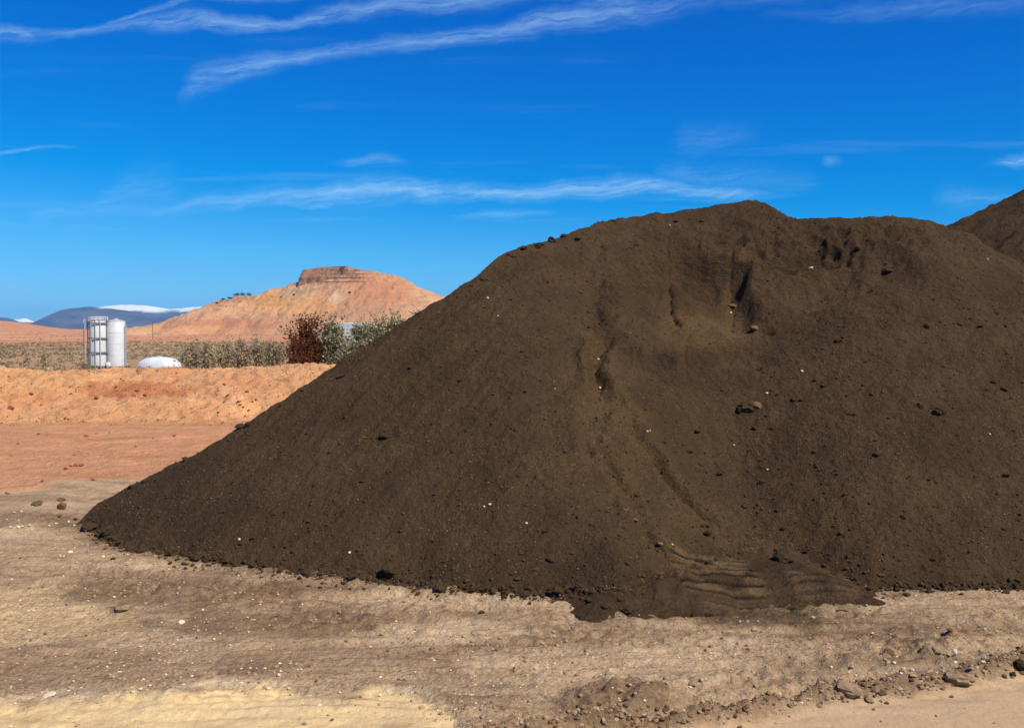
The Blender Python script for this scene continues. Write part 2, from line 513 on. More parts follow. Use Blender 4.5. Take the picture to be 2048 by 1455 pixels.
def ground_height(x, y):
    near = 1 - sst(y, 60, 140)
    u = x / np.maximum(y, 1.0)
    z = 0.030 * fbm(x, y, 2.4, 3, seed=200) * near
    dR, _ = seg_dist(x, y, WINDROW)
    road = (np.interp(x, [p[0] for p in WINDROW], [p[1] for p in WINDROW]) - y)   # >0 on the road side
    onroad = sst(road, 0.12, 0.5) * sst(x, -0.5, 0.6)
    rough = np.clip(0.45 + 0.9 * fbm(x, y, 1.7, 3, seed=210), 0.1, 1.2) * (1 - 0.93 * onroad)
    yel = sst(-y, -6.55, -6.25) * 0.6
    fine = 0.026 * fbm(x, y, 0.42, 3, seed=220) + 0.020 * fbm(x, y, 0.13, 3, seed=230) + 0.020 * np.clip(np.abs(fbm(x, y, 0.30, 3, seed=235)) - 0.12, 0, 1)
    z = z + fine * rough * (1 - sst(y, 15, 22)) * (1 - 1.2 * yel)
    # churned patches: crumbly clods pressed into the surface
    ch = np.zeros(np.shape(x))
    for px, py, rx, ry in CHURN:
        ch = np.maximum(ch, bump(x, y, on_plane(px, py), rx, ry))
    ch = sst(ch + 0.35 * fbm(x, y, 0.7, 3, seed=233), 0.25, 0.8) * (1 - onroad)
    z = z + ch * (0.030 * fbm(x, y, 0.11, 3, seed=236) + 0.030 * np.clip(gnoise(x * 8.5, y * 8.5, 237), 0, 1))
    # lug prints of the loader
    for pts, per in ((RUTS[3], 0.15), (RUTS[4], 0.15)):
        d, par = seg_dist(x, y, pts)
        L = np.concatenate([[0], np.cumsum([math.hypot(pts[k + 1][0] - pts[k][0], pts[k + 1][1] - pts[k][1]) for k in range(len(pts) - 1)])])
        s = np.interp(par, np.arange(len(pts)), L)
        fr = ((s + 0.5 * d) / per) % 1 - 0.5
        pr = np.clip(0.4 + 1.4 * fbm(x, y, 1.1, 3, seed=238), 0, 1)
        z = z - 0.020 * pr * np.exp(-(d / 0.20) ** 4) * np.exp(-(fr / 0.2) ** 2)
    # wheel passes pressed across the yard
    tr = sst(y, 5.0, 6.5) * (1 - sst(y, 11, 14))
    z = z + 0.022 * gnoise(x * 0.8 + 0.2 * y, y * 9 + 1.5 * gnoise(x * 0.5, y * 0.5, 3), 241) * tr * (1 - onroad)
    z = z + 0.030 * gnoise(x * 0.35 - 0.1 * y, y * 4.0 + gnoise(x * 0.3, y * 0.4, 9), 243) * sst(y, 12.0, 13.0) * (1 - sst(y, 17, 19)) * (x < 0)
    z = z + 0.030 * gnoise(x * 0.20, y * 2.0 + gnoise(x * 0.2, y * 0.3, 9), 244) * sst(y, 16, 18) * (1 - sst(y, 23, 25.5)) * (x < 0)
    for i, r in enumerate(RUTS):
        d, _ = seg_dist(x + 0.0, y + 0.08 * gnoise(x * 0.7, 0 * x, 250 + i), r)
        w = 0.16 if i > 1 else 0.22
        z = z - 0.030 * np.exp(-(d / w) ** 2) + 0.022 * np.exp(-((d - 1.9 * w) / (0.8 * w)) ** 2)
    # windrow scraped up beside the haul road, and the broken mound behind it
    nz = fbm(x, y, 0.35, 4, seed=260)
    wgt = sst(x, -0.9, 0.6) * (1 - sst(y, 11, 13))
    z = z + wgt * np.exp(-(dR / 0.10) ** 2) * np.clip(0.075 + 0.07 * nz + 0.035 * fbm(x, y, 0.10, 3, seed=261), 0.01, 1)
    dM, _ = seg_dist(x, y, MOUND)
    z = z + wgt * np.exp(-(dM / 0.26) ** 2) * np.clip(0.035 + 0.05 * nz + 0.03 * fbm(x, y, 0.12, 3, seed=262) + 0.03 * gnoise(x * 9, y * 9, 266), 0, 1)
    for (px, py, rx, ry, h) in ((1240, 1408, .26, .20, .11), (245, 1222, .16, .12, .06), (650, 1215, .25, .14, .05), (470, 1220, .5, .15, .04), (1130, 1215, .3, .1, .03), (1720, 1312, .2, .12, .05), (1900, 1315, .35, .14, .06), (2010, 1240, .5, .2, .03)):
        b = bump(x, y, on_plane(px, py), rx, ry)
        z = z + b * (0.75 * h + 0.045 * fbm(x, y, 0.13, 3, seed=270)) 
    # red flat
    z = z + sst(y, 14, 17) * near * (0.03 * fbm(x, y, 1.3, 3, seed=280) + 0.035 * np.clip(gnoise(x * 0.35, y * 1.6, 281), 0, 1)) * (1 - sst(y, 24, 27))
    # cut bank
    foot = 25.6 + 0.9 * fbm(x, 0 * x, 7.0, 3, seed=290) + 0.25 * fbm(x, y, 1.4, 3, seed=291)
    t = np.clip((y - foot) / (31.2 - 25.6), 0, 1.0)
    crest = sight_z(31.5, 739.0) + 0.05 * fbm(x, y, 2.5, 3, seed=292) + 0.18 * sst(u, -0.30, -0.19)
    face = crest * (0.25 * t + 0.75 * sst(t, 0, 1))
    on = sst(t, 0.02, 0.2) * (1 - sst(y, 31.0, 33.0))
    diag = (x * 0.75 + y * 0.66)
    diagb = (-x * 0.66 + y * 0.75)
    face = face + on * (0.12 * fbm(x, y, 1.6, 3, seed=300) + 0.07 * gnoise(diag * 0.5, diagb * 3.6, 301) + 0.09 * fbm(x, y, 0.28, 3, seed=302) - 0.05 * np.abs(fbm(x, y, 0.8, 3, seed=303)))
    back = sight_z(y, 741.0) - 0.05 + 0.10 * fbm(x, y, 4.0, 3, seed=310) * (y > 31.5)
    far = -1.85 + 0.0 * x
    bk = np.where(y < 112, back, far)
    zz = np.where(y < 31.5, face, np.where(y < 33.5, face + (bk - face) * sst(y, 31.5, 33.5), bk))
    z = np.where(y > 24.0, z * (1 - sst(y, 31, 33)) + zz, z)
    # plain: low swells, then low red hills on the left and the skirt of the butte
    fp = sst(y, 112, 200)
    z = z + fp * 0.35 * fbm(x, y, 45.0, 4, seed=320)
    z = z + sst(y, 300, 900) * (1.2 + 2.0 * fbm(x, y, 260.0, 4, seed=321)) * (1 - sst(y, 2500, 4000))
    hill = np.exp(-((u + 0.515) / 0.060) ** 2) * 13.0 + np.exp(-((u + 0.62) / 0.08) ** 2) * 18.0 + np.exp(-((u + 0.44) / 0.03) ** 2) * 4.0
    z = z + np.exp(-((y - 1500) / 330) ** 2) * hill * (1 + 0.3 * fbm(x, y, 150.0, 4, seed=322))
    return z


# ---- butte
BD = 1400.0


def bz(px, py, d=BD):
    return at_dist(px, py, d)


SPINE = [bz(150, 662), bz(230, 658), bz(300, 650), bz(340, 636), bz(380, 623), bz(430, 604), bz(470, 594), bz(510, 593), bz(555, 576), bz(598, 566), bz(640, 556), bz(700, 545),
         bz(745, 543), bz(785, 549), (lambda p: p)(bz(830, 575)), bz(870, 601), bz(930, 633), bz(1000, 660), bz(1300, 668)]
SPURS = [[bz(560, 577, 1395), bz(620, 595, 1350), bz(680, 622, 1300), bz(720, 645, 1260)],
         [bz(520, 592, 1390), bz(545, 606, 1340), bz(580, 630, 1280), bz(600, 650, 1240)],
         [bz(430, 607, 1395), bz(450, 620, 1340), bz(480, 640, 1270)],
         [bz(350, 636, 1395), bz(300, 652, 1330), bz(240, 664, 1270)],
         [bz(700, 548, 1395), bz(720, 580, 1350), bz(790, 625, 1290), bz(850, 655, 1240)],
         [bz(780, 550, 1395), bz(850, 600, 1340), bz(930, 645, 1260)],
         [bz(500, 595, 1390), bz(470, 612, 1340), bz(400, 640, 1270), bz(330, 658, 1220)]]


def butte_height(x, y):
    wx = x + 6 * fbm(x, y, 60, 3, seed=400); wy = y + 6 * fbm(x, y, 60, 3, seed=401)
    z = np.full(np.shape(x), -50.0)

    def lines(pts, k):
        best = np.full(np.shape(x), -1e9)
        for i in range(len(pts) - 1):
            ax, ay, az = pts[i]; bx, by, bz_ = pts[i + 1]
            dx, dy = bx - ax, by - ay
            t = np.clip(((wx - ax) * dx + (wy - ay) * dy) / (dx * dx + dy * dy), 0, 1)
            d = np.hypot(wx - ax - t * dx, wy - ay - t * dy)
            best = np.maximum(best, az + t * (bz_ - az) - k * (np.sqrt(d * d + 9.0) - 3.0))
        return best
    z = lines(SPINE, 0.46)
    for s in SPURS:
        z = np.maximum(z, lines(s, 0.5)) + 0.0
    # gullies
    h = np.clip(z + 2, 0, None)
    gl = 1 - np.abs(fbm(wx * 1.0, wy * 0.45, 26.0, 4, seed=410)) * 1.5
    z = z - 2.2 * np.clip(h / 30, 0, 1) * gl + 0.8
    z = z + 0.7 * fbm(x, y, 14.0, 3, seed=411)
    # ledges of harder rock
    per = 6.5
    q = z / per + 0.25 * fbm(x, y, 80, 2, seed=412)
    fr = q - np.floor(q)
    st = (sst(fr, 0.0, 0.22) - fr) * per
    z = z + 0.6 * st * sst(z, 14, 40) * np.clip(0.15 + 1.6 * fbm(x, y, 60, 3, seed=413) + 0.5 * sst(-x, 120, 330), 0, 1)
    # cap rock with a cliff at its left end
    xl = bz(602, 540)[0]; xr = bz(735, 540)[0]
    e = 1.0 * fbm(x, y, 7.0, 3, seed=420)
    cx0, cy0 = xl, BD
    edge = np.minimum((x - xl) * 3.2 + e, (y - (BD - 19 + 6 * fbm(x, 0 * x, 30, 2, seed=421))) + e)
    edge = np.minimum(edge, 24 - (y - BD) + e)
    right = 1 - sst(x, xr - 40, xr + 25)
    top = np.interp(x, [bz(p, 540)[0] for p in (600, 640, 690, 720, 750)], [bz(600, p)[2] for p in (540, 534.5, 531, 535, 541)])
    base = bz(600, 562)[2]
    hh = top - base
    cap = base + hh * (0.30 * sst(edge, 0, 1.5) + 0.06 * sst(edge, 1.5, 4.5) + 0.26 * sst(edge, 4.5, 5.8) + 0.06 * sst(edge, 5.8, 8.5) + 0.24 * sst(edge, 8.5, 9.6) + 0.08 * sst(edge, 9.6, 20))
    cap = np.where(edge > -0.5, cap, -60)
    z = np.where((edge > 0) & (right > 0.02), np.maximum(z, z * (1 - right) + cap * right), z)
    z = np.minimum(z, np.maximum(top, bz(600, 545)[2]) + 0.6 * fbm(x, y, 9, 3, seed=430))
    return z
# ------------------------------------------------------------------ building helpers
COL = scene.collection


def s2l(c):
    c = c / 255.0
    return c / 12.92 if c <= 0.04045 else ((c + 0.055) / 1.055) ** 2.4


def alb(r, g, b, k=1.0):
    """base colour of a matt surface that photographs as this sRGB tone in full sun"""
    return np.array((s2l(r) / 1.22 * k, s2l(g) / 1.28 * k, s2l(b) / 1.50 * k))


def proj(x, y, z):
    c, s = math.cos(PITCH), math.sin(PITCH)
    dz = z - CAM_H
    f = np.maximum(y * c - dz * s, 0.05)
    return 1024 + FPX * x / f, 727.5 - FPX * (y * s + dz * c) / f


def mesh_from(name, verts, faces, mat=None, smooth=True, attrs=None, colattr=None):
    verts = np.asarray(verts, np.float32); faces = np.asarray(faces, np.int32)
    me = bpy.data.meshes.new(name)
    me.vertices.add(len(verts)); me.vertices.foreach_set('co', verts.ravel())
    k = faces.shape[1]
    me.loops.add(faces.size); me.loops.foreach_set('vertex_index', faces.ravel())
    me.polygons.add(len(faces))
    me.polygons.foreach_set('loop_start', np.arange(0, faces.size, k, dtype=np.int32))
    me.polygons.foreach_set('loop_total', np.full(len(faces), k, np.int32))
    me.polygons.foreach_set('use_smooth', np.full(len(faces), smooth, bool))
    me.update(calc_edges=True)
    for an, av in (attrs or {}).items():
        a = me.attributes.new(an, 'FLOAT', 'POINT'); a.data.foreach_set('value', np.asarray(av, np.float32).ravel())
    if colattr is not None:
        a = me.attributes.new('albedo', 'FLOAT_COLOR', 'POINT')
        c4 = np.ones((len(verts), 4), np.float32); c4[:, :3] = colattr
        a.data.foreach_set('color', c4.ravel())
    if mat: me.materials.append(mat)
    return me


def link(name, me, parent=None, **props):
    o = bpy.data.objects.new(name, me)
    COL.objects.link(o)
    if parent: o.parent = parent
    for k, v in props.items():
        o[k] = v
    return o


def thing(name, label, cat, loc=(0, 0, 0), rz=0.0, group=None):
    o = bpy.data.objects.new(name, None)
    o.empty_display_size = 0.3
    COL.objects.link(o)
    o.location = loc; o.rotation_euler = (0, 0, rz)
    o['label'] = label; o['category'] = cat
    if group: o['group'] = group
    return o


def grid_faces(nr, nc, keep=None):
    i = np.arange(nr * nc).reshape(nr, nc)
    f = np.stack([i[:-1, :-1], i[:-1, 1:], i[1:, 1:], i[1:, :-1]], -1).reshape(-1, 4)
    if keep is not None:
        k = keep[:-1, :-1] | keep[:-1, 1:] | keep[1:, 1:] | keep[1:, :-1]
        f = f[k.ravel()]
    return f


def compact(verts, faces, *arrs):
    used = np.unique(faces)
    mp = np.full(len(verts), -1, np.int64); mp[used] = np.arange(len(used))
    return (verts[used], mp[faces]) + tuple(a[used] for a in arrs)


# ------------------------------------------------------------------ materials
def new_mat(name):
    m = bpy.data.materials.new(name); m.use_nodes = True
    return m, NT(m.node_tree)


def finish(T, col, rough=0.95, bump=None, bstr=0.5, bdist=0.02, metal=0.0, spec=0.2):
    ins = {'Base Color': col, 'Roughness': rough, 'Metallic': metal, 'Specular IOR Level': spec}
    p = T.n('ShaderNodeBsdfPrincipled', ins)
    if bump is not None:
        b = T.n('ShaderNodeBump', {'Height': bump, 'Strength': bstr, 'Distance': bdist})
        T.t.links.new(b.outputs[0], p.inputs['Normal'])
    T.n('ShaderNodeOutputMaterial', {'Surface': p})
    return p


def T_obj(T):
    return T.n('ShaderNodeTexCoord').outputs['Object']


def scale_col(T, col, f):
    """multiply a colour by a factor"""
    c = T.n('ShaderNodeCombineColor', {0: f, 1: f, 2: f}).outputs[0]
    return T.mix(1.0, col, c, 'MULTIPLY')


def mat_soil(name, fine=18.0, mottle=2.2, amp=0.5, bscale=30.0, bstr=0.6, bdist=0.02, warm=0.0):
    m, T = new_mat(name)
    v = T_obj(T)
    a = T.n('ShaderNodeAttribute', attribute_name='albedo').outputs['Color']
    sm = T.m('SUBTRACT', 1.0, T.attr('packed'))
    n1 = T.noise(v, mottle, 6.0, 0.62)
    n2 = T.noise(v, fine, 5.0, 0.7)
    f = T.add(T.ramp(n1, 0.25, 0.75, 1 - amp * .3, 1 + amp * .3, False), T.ramp(n2, 0.25, 0.75, -amp * .45, amp * .45, False))
    # small pale and dark grains
    g = T.noise(v, fine * 2.0, 3.0, 0.65, off=(3, 7, 1))
    f = T.add(f, T.sub(T.ramp(g, 0.56, 0.70, 0.0, amp * 0.75), T.ramp(g, 0.45, 0.31, 0.0, amp * 0.85)))
    g2 = T.noise(v, fine * 4.2, 2.0, 0.6, off=(1, 4, 8))
    f = T.add(f, T.sub(T.ramp(g2, 0.62, 0.72, 0.0, amp * 1.0), T.ramp(g2, 0.38, 0.28, 0.0, amp * 0.8)))
    f = T.m('MAXIMUM', T.add(1.0, T.mul(T.sub(f, 1.0), T.ramp(sm, 0, 1, 0.35, 1.0, False))), 0.12)
    col = scale_col(T, a, f)
    hue = T.noise(v, mottle * 1.7, 4.0, 0.6, off=(9, 2, 5))
    col = T.mix(T.ramp(hue, 0.35, 0.7, 0.0, 0.35), col, T.mix(1.0, col, (1.10, 0.97, 0.86), 'MULTIPLY'))
    b = T.add(T.noise(v, bscale, 6.0, 0.7), T.mul(T.noise(v, bscale * 0.22, 3.0, 0.6), 2.0))
    finish(T, col, 0.96, T.mul(b, T.ramp(sm, 0, 1, 0.12, 1.0, False)), bstr, bdist, spec=0.1)
    return m


def mat_plain(name, c1, c2, scale=6.0, rough=0.9, bscale=40.0, bstr=0.4, bdist=0.01, spec=0.2, metal=0.0):
    m, T = new_mat(name)
    v = T_obj(T)
    n = T.noise(v, scale, 5.0, 0.65)
    col = T.mix(T.ramp(n, 0.3, 0.7), tuple(c1), tuple(c2))
    finish(T, col, rough, T.noise(v, bscale, 4.0, 0.65), bstr, bdist, metal, spec)
    return m


M_pile = mat_soil('dark_compost_soil', fine=26.0, mottle=1.3, amp=0.62, bscale=36.0, bstr=1.0, bdist=0.045)
M_ground = mat_soil('yard_soil', fine=16.0, mottle=1.7, amp=0.48, bscale=20.0, bstr=1.0, bdist=0.05)
M_butte = mat_soil('butte_rock', fine=0.30, mottle=0.05, amp=0.34, bscale=0.22, bstr=1.0, bdist=2.5)
M_clod_dark = mat_plain('dark_clod', alb(84, 68, 50), alb(62, 50, 37), 9.0, 0.97, 60, 0.8, 0.01, 0.1)
M_clod_brown = mat_plain('brown_clod', alb(140, 112, 84), alb(98, 74, 54), 9.0, 0.97, 60, 0.8, 0.01, 0.1)
M_clod_tan = mat_plain('tan_clod', alb(190, 164, 136), alb(158, 132, 106), 9.0, 0.97, 60, 0.8, 0.01, 0.1)
M_clod_red = mat_plain('red_clod', alb(186, 116, 80), alb(120, 66, 44), 6.0, 0.97, 30, 0.8, 0.01, 0.1)
M_stone_white = mat_plain('pale_limestone', alb(242, 228, 208), alb(212, 190, 160), 30.0, 0.85, 80, 0.4, 0.005, 0.2)

# ------------------------------------------------------------------ ground sheet
us = np.concatenate([-np.geomspace(4.0, 0.66, 24), np.linspace(-0.62, 0.62, 580), np.geomspace(0.66, 4.0, 24)])
ys = np.concatenate([np.linspace(-60, 0, 16), np.arange(1, 5.4, 0.2), np.arange(5.5, 9.2, 0.0165), np.arange(9.2, 15.0, 0.036), np.arange(15.0, 24.5, 0.10),
                     np.arange(24.5, 33.6, 0.045), np.arange(34, 112, 0.9), np.arange(112, 400, 4.0), np.geomspace(400, 19500, 100)])
gy = np.repeat(ys[:, None], len(us), 1)
gx = np.clip(us[None, :] * np.maximum(gy + 4.0, 5.0), -19500, 19500)
gz = ground_height(gx, gy)
gpx, gpy = proj(gx, gy, gz)
_ph = np.full(gx.shape, -1.0)
_m = (gx > -7) & (gx < 11) & (gy > 7.5) & (gy < 17)
_ph[_m] = pile_height(gx[_m], gy[_m], False)
_bn = [fbm(gx, gy, 0.55, 4, seed=600 + k) for k in range(4)]


def blob(cx, cy, rx, ry, seed=0, px=None, py=None):
    px = gpx if px is None else px; py = gpy if py is None else py
    d = np.hypot((px - cx) / rx, (py - cy) / ry)
    return 1 - sst(d + 0.45 * _bn[seed % 4], 0.55, 1.25)


def lay(c, m, col):
    return c + (np.asarray(col) - c) * np.clip(m, 0, 1)[..., None]


C = np.ones(gx.shape + (3,)) * alb(190, 163, 134)
nA = fbm(gx, gy, 1.3, 4, seed=610); nB = fbm(gx * 0.6, gy * 2.2, 0.8, 4, seed=611)
C = lay(C, sst(nA, 0.0, 0.7) * 0.5, alb(168, 142, 116))
C = lay(C, sst(nB, 0.15, 0.8) * 0.6, alb(138, 114, 92))
C = lay(C, sst(-nA, 0.1, 0.8) * 0.5, alb(194, 168, 140))
# dark streaks and pale dust dragged along the wheel passes
st1 = gnoise(gx * 1.1 + 0.6 * gnoise(gx, gy, 616), gy * 7.0 + 1.5 * gnoise(gx * 0.6, gy * 0.8, 617), 618) + 0.5 * fbm(gx, gy, 0.25, 3, seed=619)
C = lay(C, sst(st1, 0.15, 0.75) * 0.55 * sst(nA + 0.3, -0.2, 0.5), alb(122, 99, 78))
C = lay(C, sst(-st1, 0.3, 0.9) * 0.45, alb(208, 184, 158))
# darker worked soil
for i, (a, b, c_, d, w) in enumerate(((420, 1190, 380, 38, .75), (620, 1245, 330, 30, .7), (1130, 1275, 240, 40, .45), (1240, 1410, 120, 50, .75), (120, 1020, 240, 40, .6), (1800, 1290, 330, 60, .6), (300, 1150, 220, 24, .4), (1600, 1225, 260, 30, .5), (150, 1330, 420, 45, .35), (1500, 1335, 200, 18, .4), (700, 1320, 260, 30, .35))):
    C = lay(C, blob(a, b, c_, d, i) * w, alb(136, 112, 89))
chm = np.zeros(gx.shape)
for a_, b_, c2_, d2_ in CHURN:
    chm = np.maximum(chm, bump(gx, gy, on_plane(a_, b_), c2_, d2_))
chm = sst(chm + 0.35 * fbm(gx, gy, 0.7, 3, seed=233), 0.25, 0.8)
C = lay(C, chm * sst(gnoise(gx * 8.5, gy * 8.5, 239) + fbm(gx, gy, .11, 2, seed=236), -0.1, 0.6) * 0.6, alb(112, 91, 70))
# pale scraped sand
for i, (a, b, c_, d, w) in enumerate(((900, 1262, 170, 22, .8), (380, 1131, 190, 9, .8), (60, 1066, 150, 12, .7), (1700, 1210, 160, 18, .6), (1250, 1330, 330, 36, .55), (1500, 1300, 260, 30, .4), (560, 1120, 220, 12, .4), (1960, 1290, 160, 24, .5), (900, 1195, 300, 18, .45), (1850, 1345, 200, 20, .4), (60, 1010, 200, 8, .5))):
    C = lay(C, blob(a, b, c_, d, 20 + i) * w, alb(210, 184, 154))
# yellow sand
ybnd = np.interp(gpx, [-800, -200, 0, 150, 300, 430, 520, 640, 760, 850, 890, 930, 1000], [1450, 1425, 1402, 1398, 1388, 1366, 1372, 1386, 1384, 1388, 1410, 1470, 1600])
yel = sst(gpy - ybnd + 22 * fbm(gx, gy, 0.45, 4, seed=640), -14, 22) * (gy > 2) * sst(1010 - gpx, 0, 40)
C = lay(C, yel * np.clip(0.85 + 0.5 * fbm(gx, gy, 0.5, 4, seed=645), 0.3, 1), alb(224, 198, 152))
C = lay(C, blob(40, 1232, 210, 62, 41) * 0.7, alb(214, 186, 146))
C = lay(C, np.exp(-((gpy - ybnd + 6) / 7.0) ** 2) * (gpx < 960) * 0.5 * np.clip(0.6 + fbm(gx, gy, .3, 3, seed=642), 0, 1), alb(232, 212, 182))
# dark soil shed round the foot of the pile
_dp = np.abs(front_plane_dist(np.clip(gx, -8, 14), np.clip(gy, 5, 20)))
C = lay(C, np.exp(-(_dp / (0.16 + 0.12 * fbm(gx, gy, 0.5, 3, seed=650))) ** 2) * 0.65 * (gy < 15), alb(112, 92, 70))
C = lay(C, blob(1480, 1215, 250, 34, 44) * 0.75, alb(84, 68, 50))
# haul road
road = (np.interp(gx, [p[0] for p in WINDROW], [p[1] for p in WINDROW]) - gy)
onroad = sst(road, 0.03, 0.22) * sst(gx, -0.7, 0.1) * (gy > -8)
C = lay(C, onroad, alb(186, 160, 132))
C = lay(C, onroad * sst(fbm(gx * 0.5 + gy * 0.2, gy * 3 - gx, 0.8, 4, seed=655), 0.1, 0.8) * 0.4, alb(168, 144, 118))
dW, _ = seg_dist(gx, gy, WINDROW)
C = lay(C, np.exp(-(dW / 0.12) ** 2) * sst(gx, -0.9, 0.5) * 0.8, alb(134, 111, 88))
# grey tracked strip, then red flat
gb = np.interp(gpx, [-600, 0, 120, 350, 600], [15.0, 14.75, 15.6, 16.6, 18.0]) + 0.5 * fbm(gx, gy, 1.6, 3, seed=660)
strip = sst(gy, 12.0, 13.2) * (1 - sst(gy, gb - 0.3, gb + 0.3))
C = lay(C, strip * 0.7, alb(180, 155, 130))
C = lay(C, strip * sst(gnoise(gx * 0.3 + 0.2 * gy, gy * 3.2, 661), -0.1, 0.5) * 0.65, alb(132, 112, 92))
red = sst(gy, gb - 0.35, gb + 0.35)
rc = np.ones_like(C) * alb(206, 153, 118)
rc = lay(rc, sst(gnoise(gx * 0.18, gy * 1.1, 662) + 0.4 * fbm(gx, gy, 1.2, 3, seed=663), 0.0, 0.7) * 0.7, alb(188, 132, 99))
rc = lay(rc, sst(gnoise(gx * 0.15, gy * 1.5, 664), 0.2, 0.7) * 0.5, alb(222, 172, 138))
bank = sst(gy, 25.0, 26.6)
bc = np.ones_like(C) * alb(204, 155, 117)
nb = fbm(gx, gy, 1.7, 5, seed=665)
bc = lay(bc, sst(nb, 0.1, 0.8) * 0.6, alb(202, 138, 98))
bc = lay(bc, sst(-nb, 0.1, 0.8) * 0.6, alb(228, 176, 132))
bc = lay(bc, blob(265, 778, 130, 18, 50) * 0.65, alb(168, 98, 68))
bc = lay(bc, blob(60, 765, 160, 30, 51) * 0.4, alb(216, 166, 116))
rc = lay(rc, bank, bc)
C = lay(C, red, rc)
# plain
pl = sst(gy, 31.6, 34.0)
pc = np.ones_like(C) * alb(180, 146, 112)
n3 = fbm(gx, gy * 0.35, 30, 4, seed=670)
pc = lay(pc, sst(n3, 0, 0.6) * 0.5, alb(160, 136, 104))
pc = lay(pc, (1 - sst(gy, 38, 60)) * 0.7, alb(208, 146, 102))
hr = sst(gy + 60 * n3, 280, 420)
pc = lay(pc, hr, alb(200, 146, 110))
pc = lay(pc, hr * sst(fbm(gx, gy * 0.4, 90, 4, seed=671), 0.0, 0.6) * 0.7, alb(212, 172, 136))
pc = lay(pc, hr * sst(-fbm(gx, gy * 0.4, 120, 4, seed=672), 0.1, 0.7) * 0.5, alb(184, 124, 92))
pc = lay(pc, sst(gy, 2500, 6000) * 0.8, alb(150, 130, 112))
C = lay(C, pl, pc)
keep = ~((_ph > 0.55) & (gy < 15))
verts = np.stack([gx, gy, gz], -1).reshape(-1, 3)
f = grid_faces(*gx.shape, keep=keep)
packed = np.clip(onroad * 0.95 + 0.78 * yel + 0.5 * strip, 0, 1)
v_, f_, c_, k_ = compact(verts, f, C.reshape(-1, 3), packed.reshape(-1))
me = mesh_from('ground', v_, f_, M_ground, True, attrs={'packed': k_}, colattr=np.clip(c_, 0.005, 0.9))
link('ground', me, kind='structure')

# ------------------------------------------------------------------ piles
def build_pile(xs, yy, hfun, name, masks):
    X, Y = np.meshgrid(xs, yy)
    Z = hfun(X, Y)
    keep = Z > -0.06
    base = np.ones(X.shape + (3,)) * alb(81, 64, 46)
    nn = fbm(X, Y, 1.4, 4, seed=700)
    base = lay(base, sst(gnoise((X * .62 - Y * .78) * 3.2, (X * .78 + Y * .62) * 0.5, 77) + 0.6 * fbm(X, Y, .5, 3, seed=78), 0.0, 0.8) * 0.45, alb(66, 52, 38))
    base = lay(base, sst(fbm(X, Y, 0.30, 4, seed=79), 0.2, 0.8) * 0.3, alb(94, 76, 56))
    base = lay(base, sst(nn, 0, 0.7) * 0.5, alb(70, 55, 40))
    base = lay(base, sst(-nn, 0, 0.7) * 0.25, alb(90, 72, 51))
    if masks:
        fresh, slot, patch, painted_shade = masks(X, Y)
        base = lay(base, fresh * 0.8, alb(104, 83, 57))
        base = lay(base, painted_shade * 0.6 * sst(fbm(X, Y, 0.25, 3, seed=80), -0.8, 0.3), alb(52, 41, 31))  # bowl and hollow shade painted into the soil colour
        base = lay(base, patch * 0.8 * sst(fbm(X, Y, 0.35, 3, seed=7), -0.6, 0.25), alb(122, 98, 74))
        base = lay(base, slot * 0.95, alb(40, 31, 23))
    V = np.stack([X, Y, Z], -1).reshape(-1, 3)
    f = grid_faces(*X.shape, keep=keep)
    v_, f_, c_ = compact(V, f, base.reshape(-1, 3))
    return mesh_from(name, v_, f_, M_pile, True, colattr=c_)


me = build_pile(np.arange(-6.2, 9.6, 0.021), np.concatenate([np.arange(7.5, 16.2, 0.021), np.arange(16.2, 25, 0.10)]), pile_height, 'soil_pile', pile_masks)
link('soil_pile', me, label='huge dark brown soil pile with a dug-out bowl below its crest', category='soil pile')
me = build_pile(np.arange(4, 26, 0.07), np.arange(12.0, 33, 0.07), pile2_height, 'soil_pile', None)
link('soil_pile', me, label='second dark soil pile rising behind the big one at the right edge', category='soil pile')


# ------------------------------------------------------------------ butte and mountains
bx, by = np.meshgrid(np.arange(-820, 330, 2.1), np.concatenate([np.arange(1160, 1420, 2.1), np.arange(1420, 1640, 8)]))
bzz = butte_height(bx, by)
Cb = np.ones(bx.shape + (3,)) * alb(200, 162, 130)
h = bzz
nn = fbm(bx, by, 40, 4, seed=800)
strata = gnoise(h * 0.16 + 0.5 * nn, bx * 0.004, 801)
Cb = lay(Cb, sst(strata, 0.0, 0.5) * 0.55, alb(220, 164, 112))
Cb = lay(Cb, sst(-strata, 0.1, 0.6) * 0.5, alb(172, 118, 88))
bqx, bqy = proj(bx, by, bzz)


def bblob(cx, cy, rx, ry, seed):
    d = np.hypot((bqx - cx) / rx, (bqy - cy) / ry)
    return 1 - sst(d + 0.4 * fbm(bx, by, 45, 3, seed=820 + seed), 0.5, 1.2)


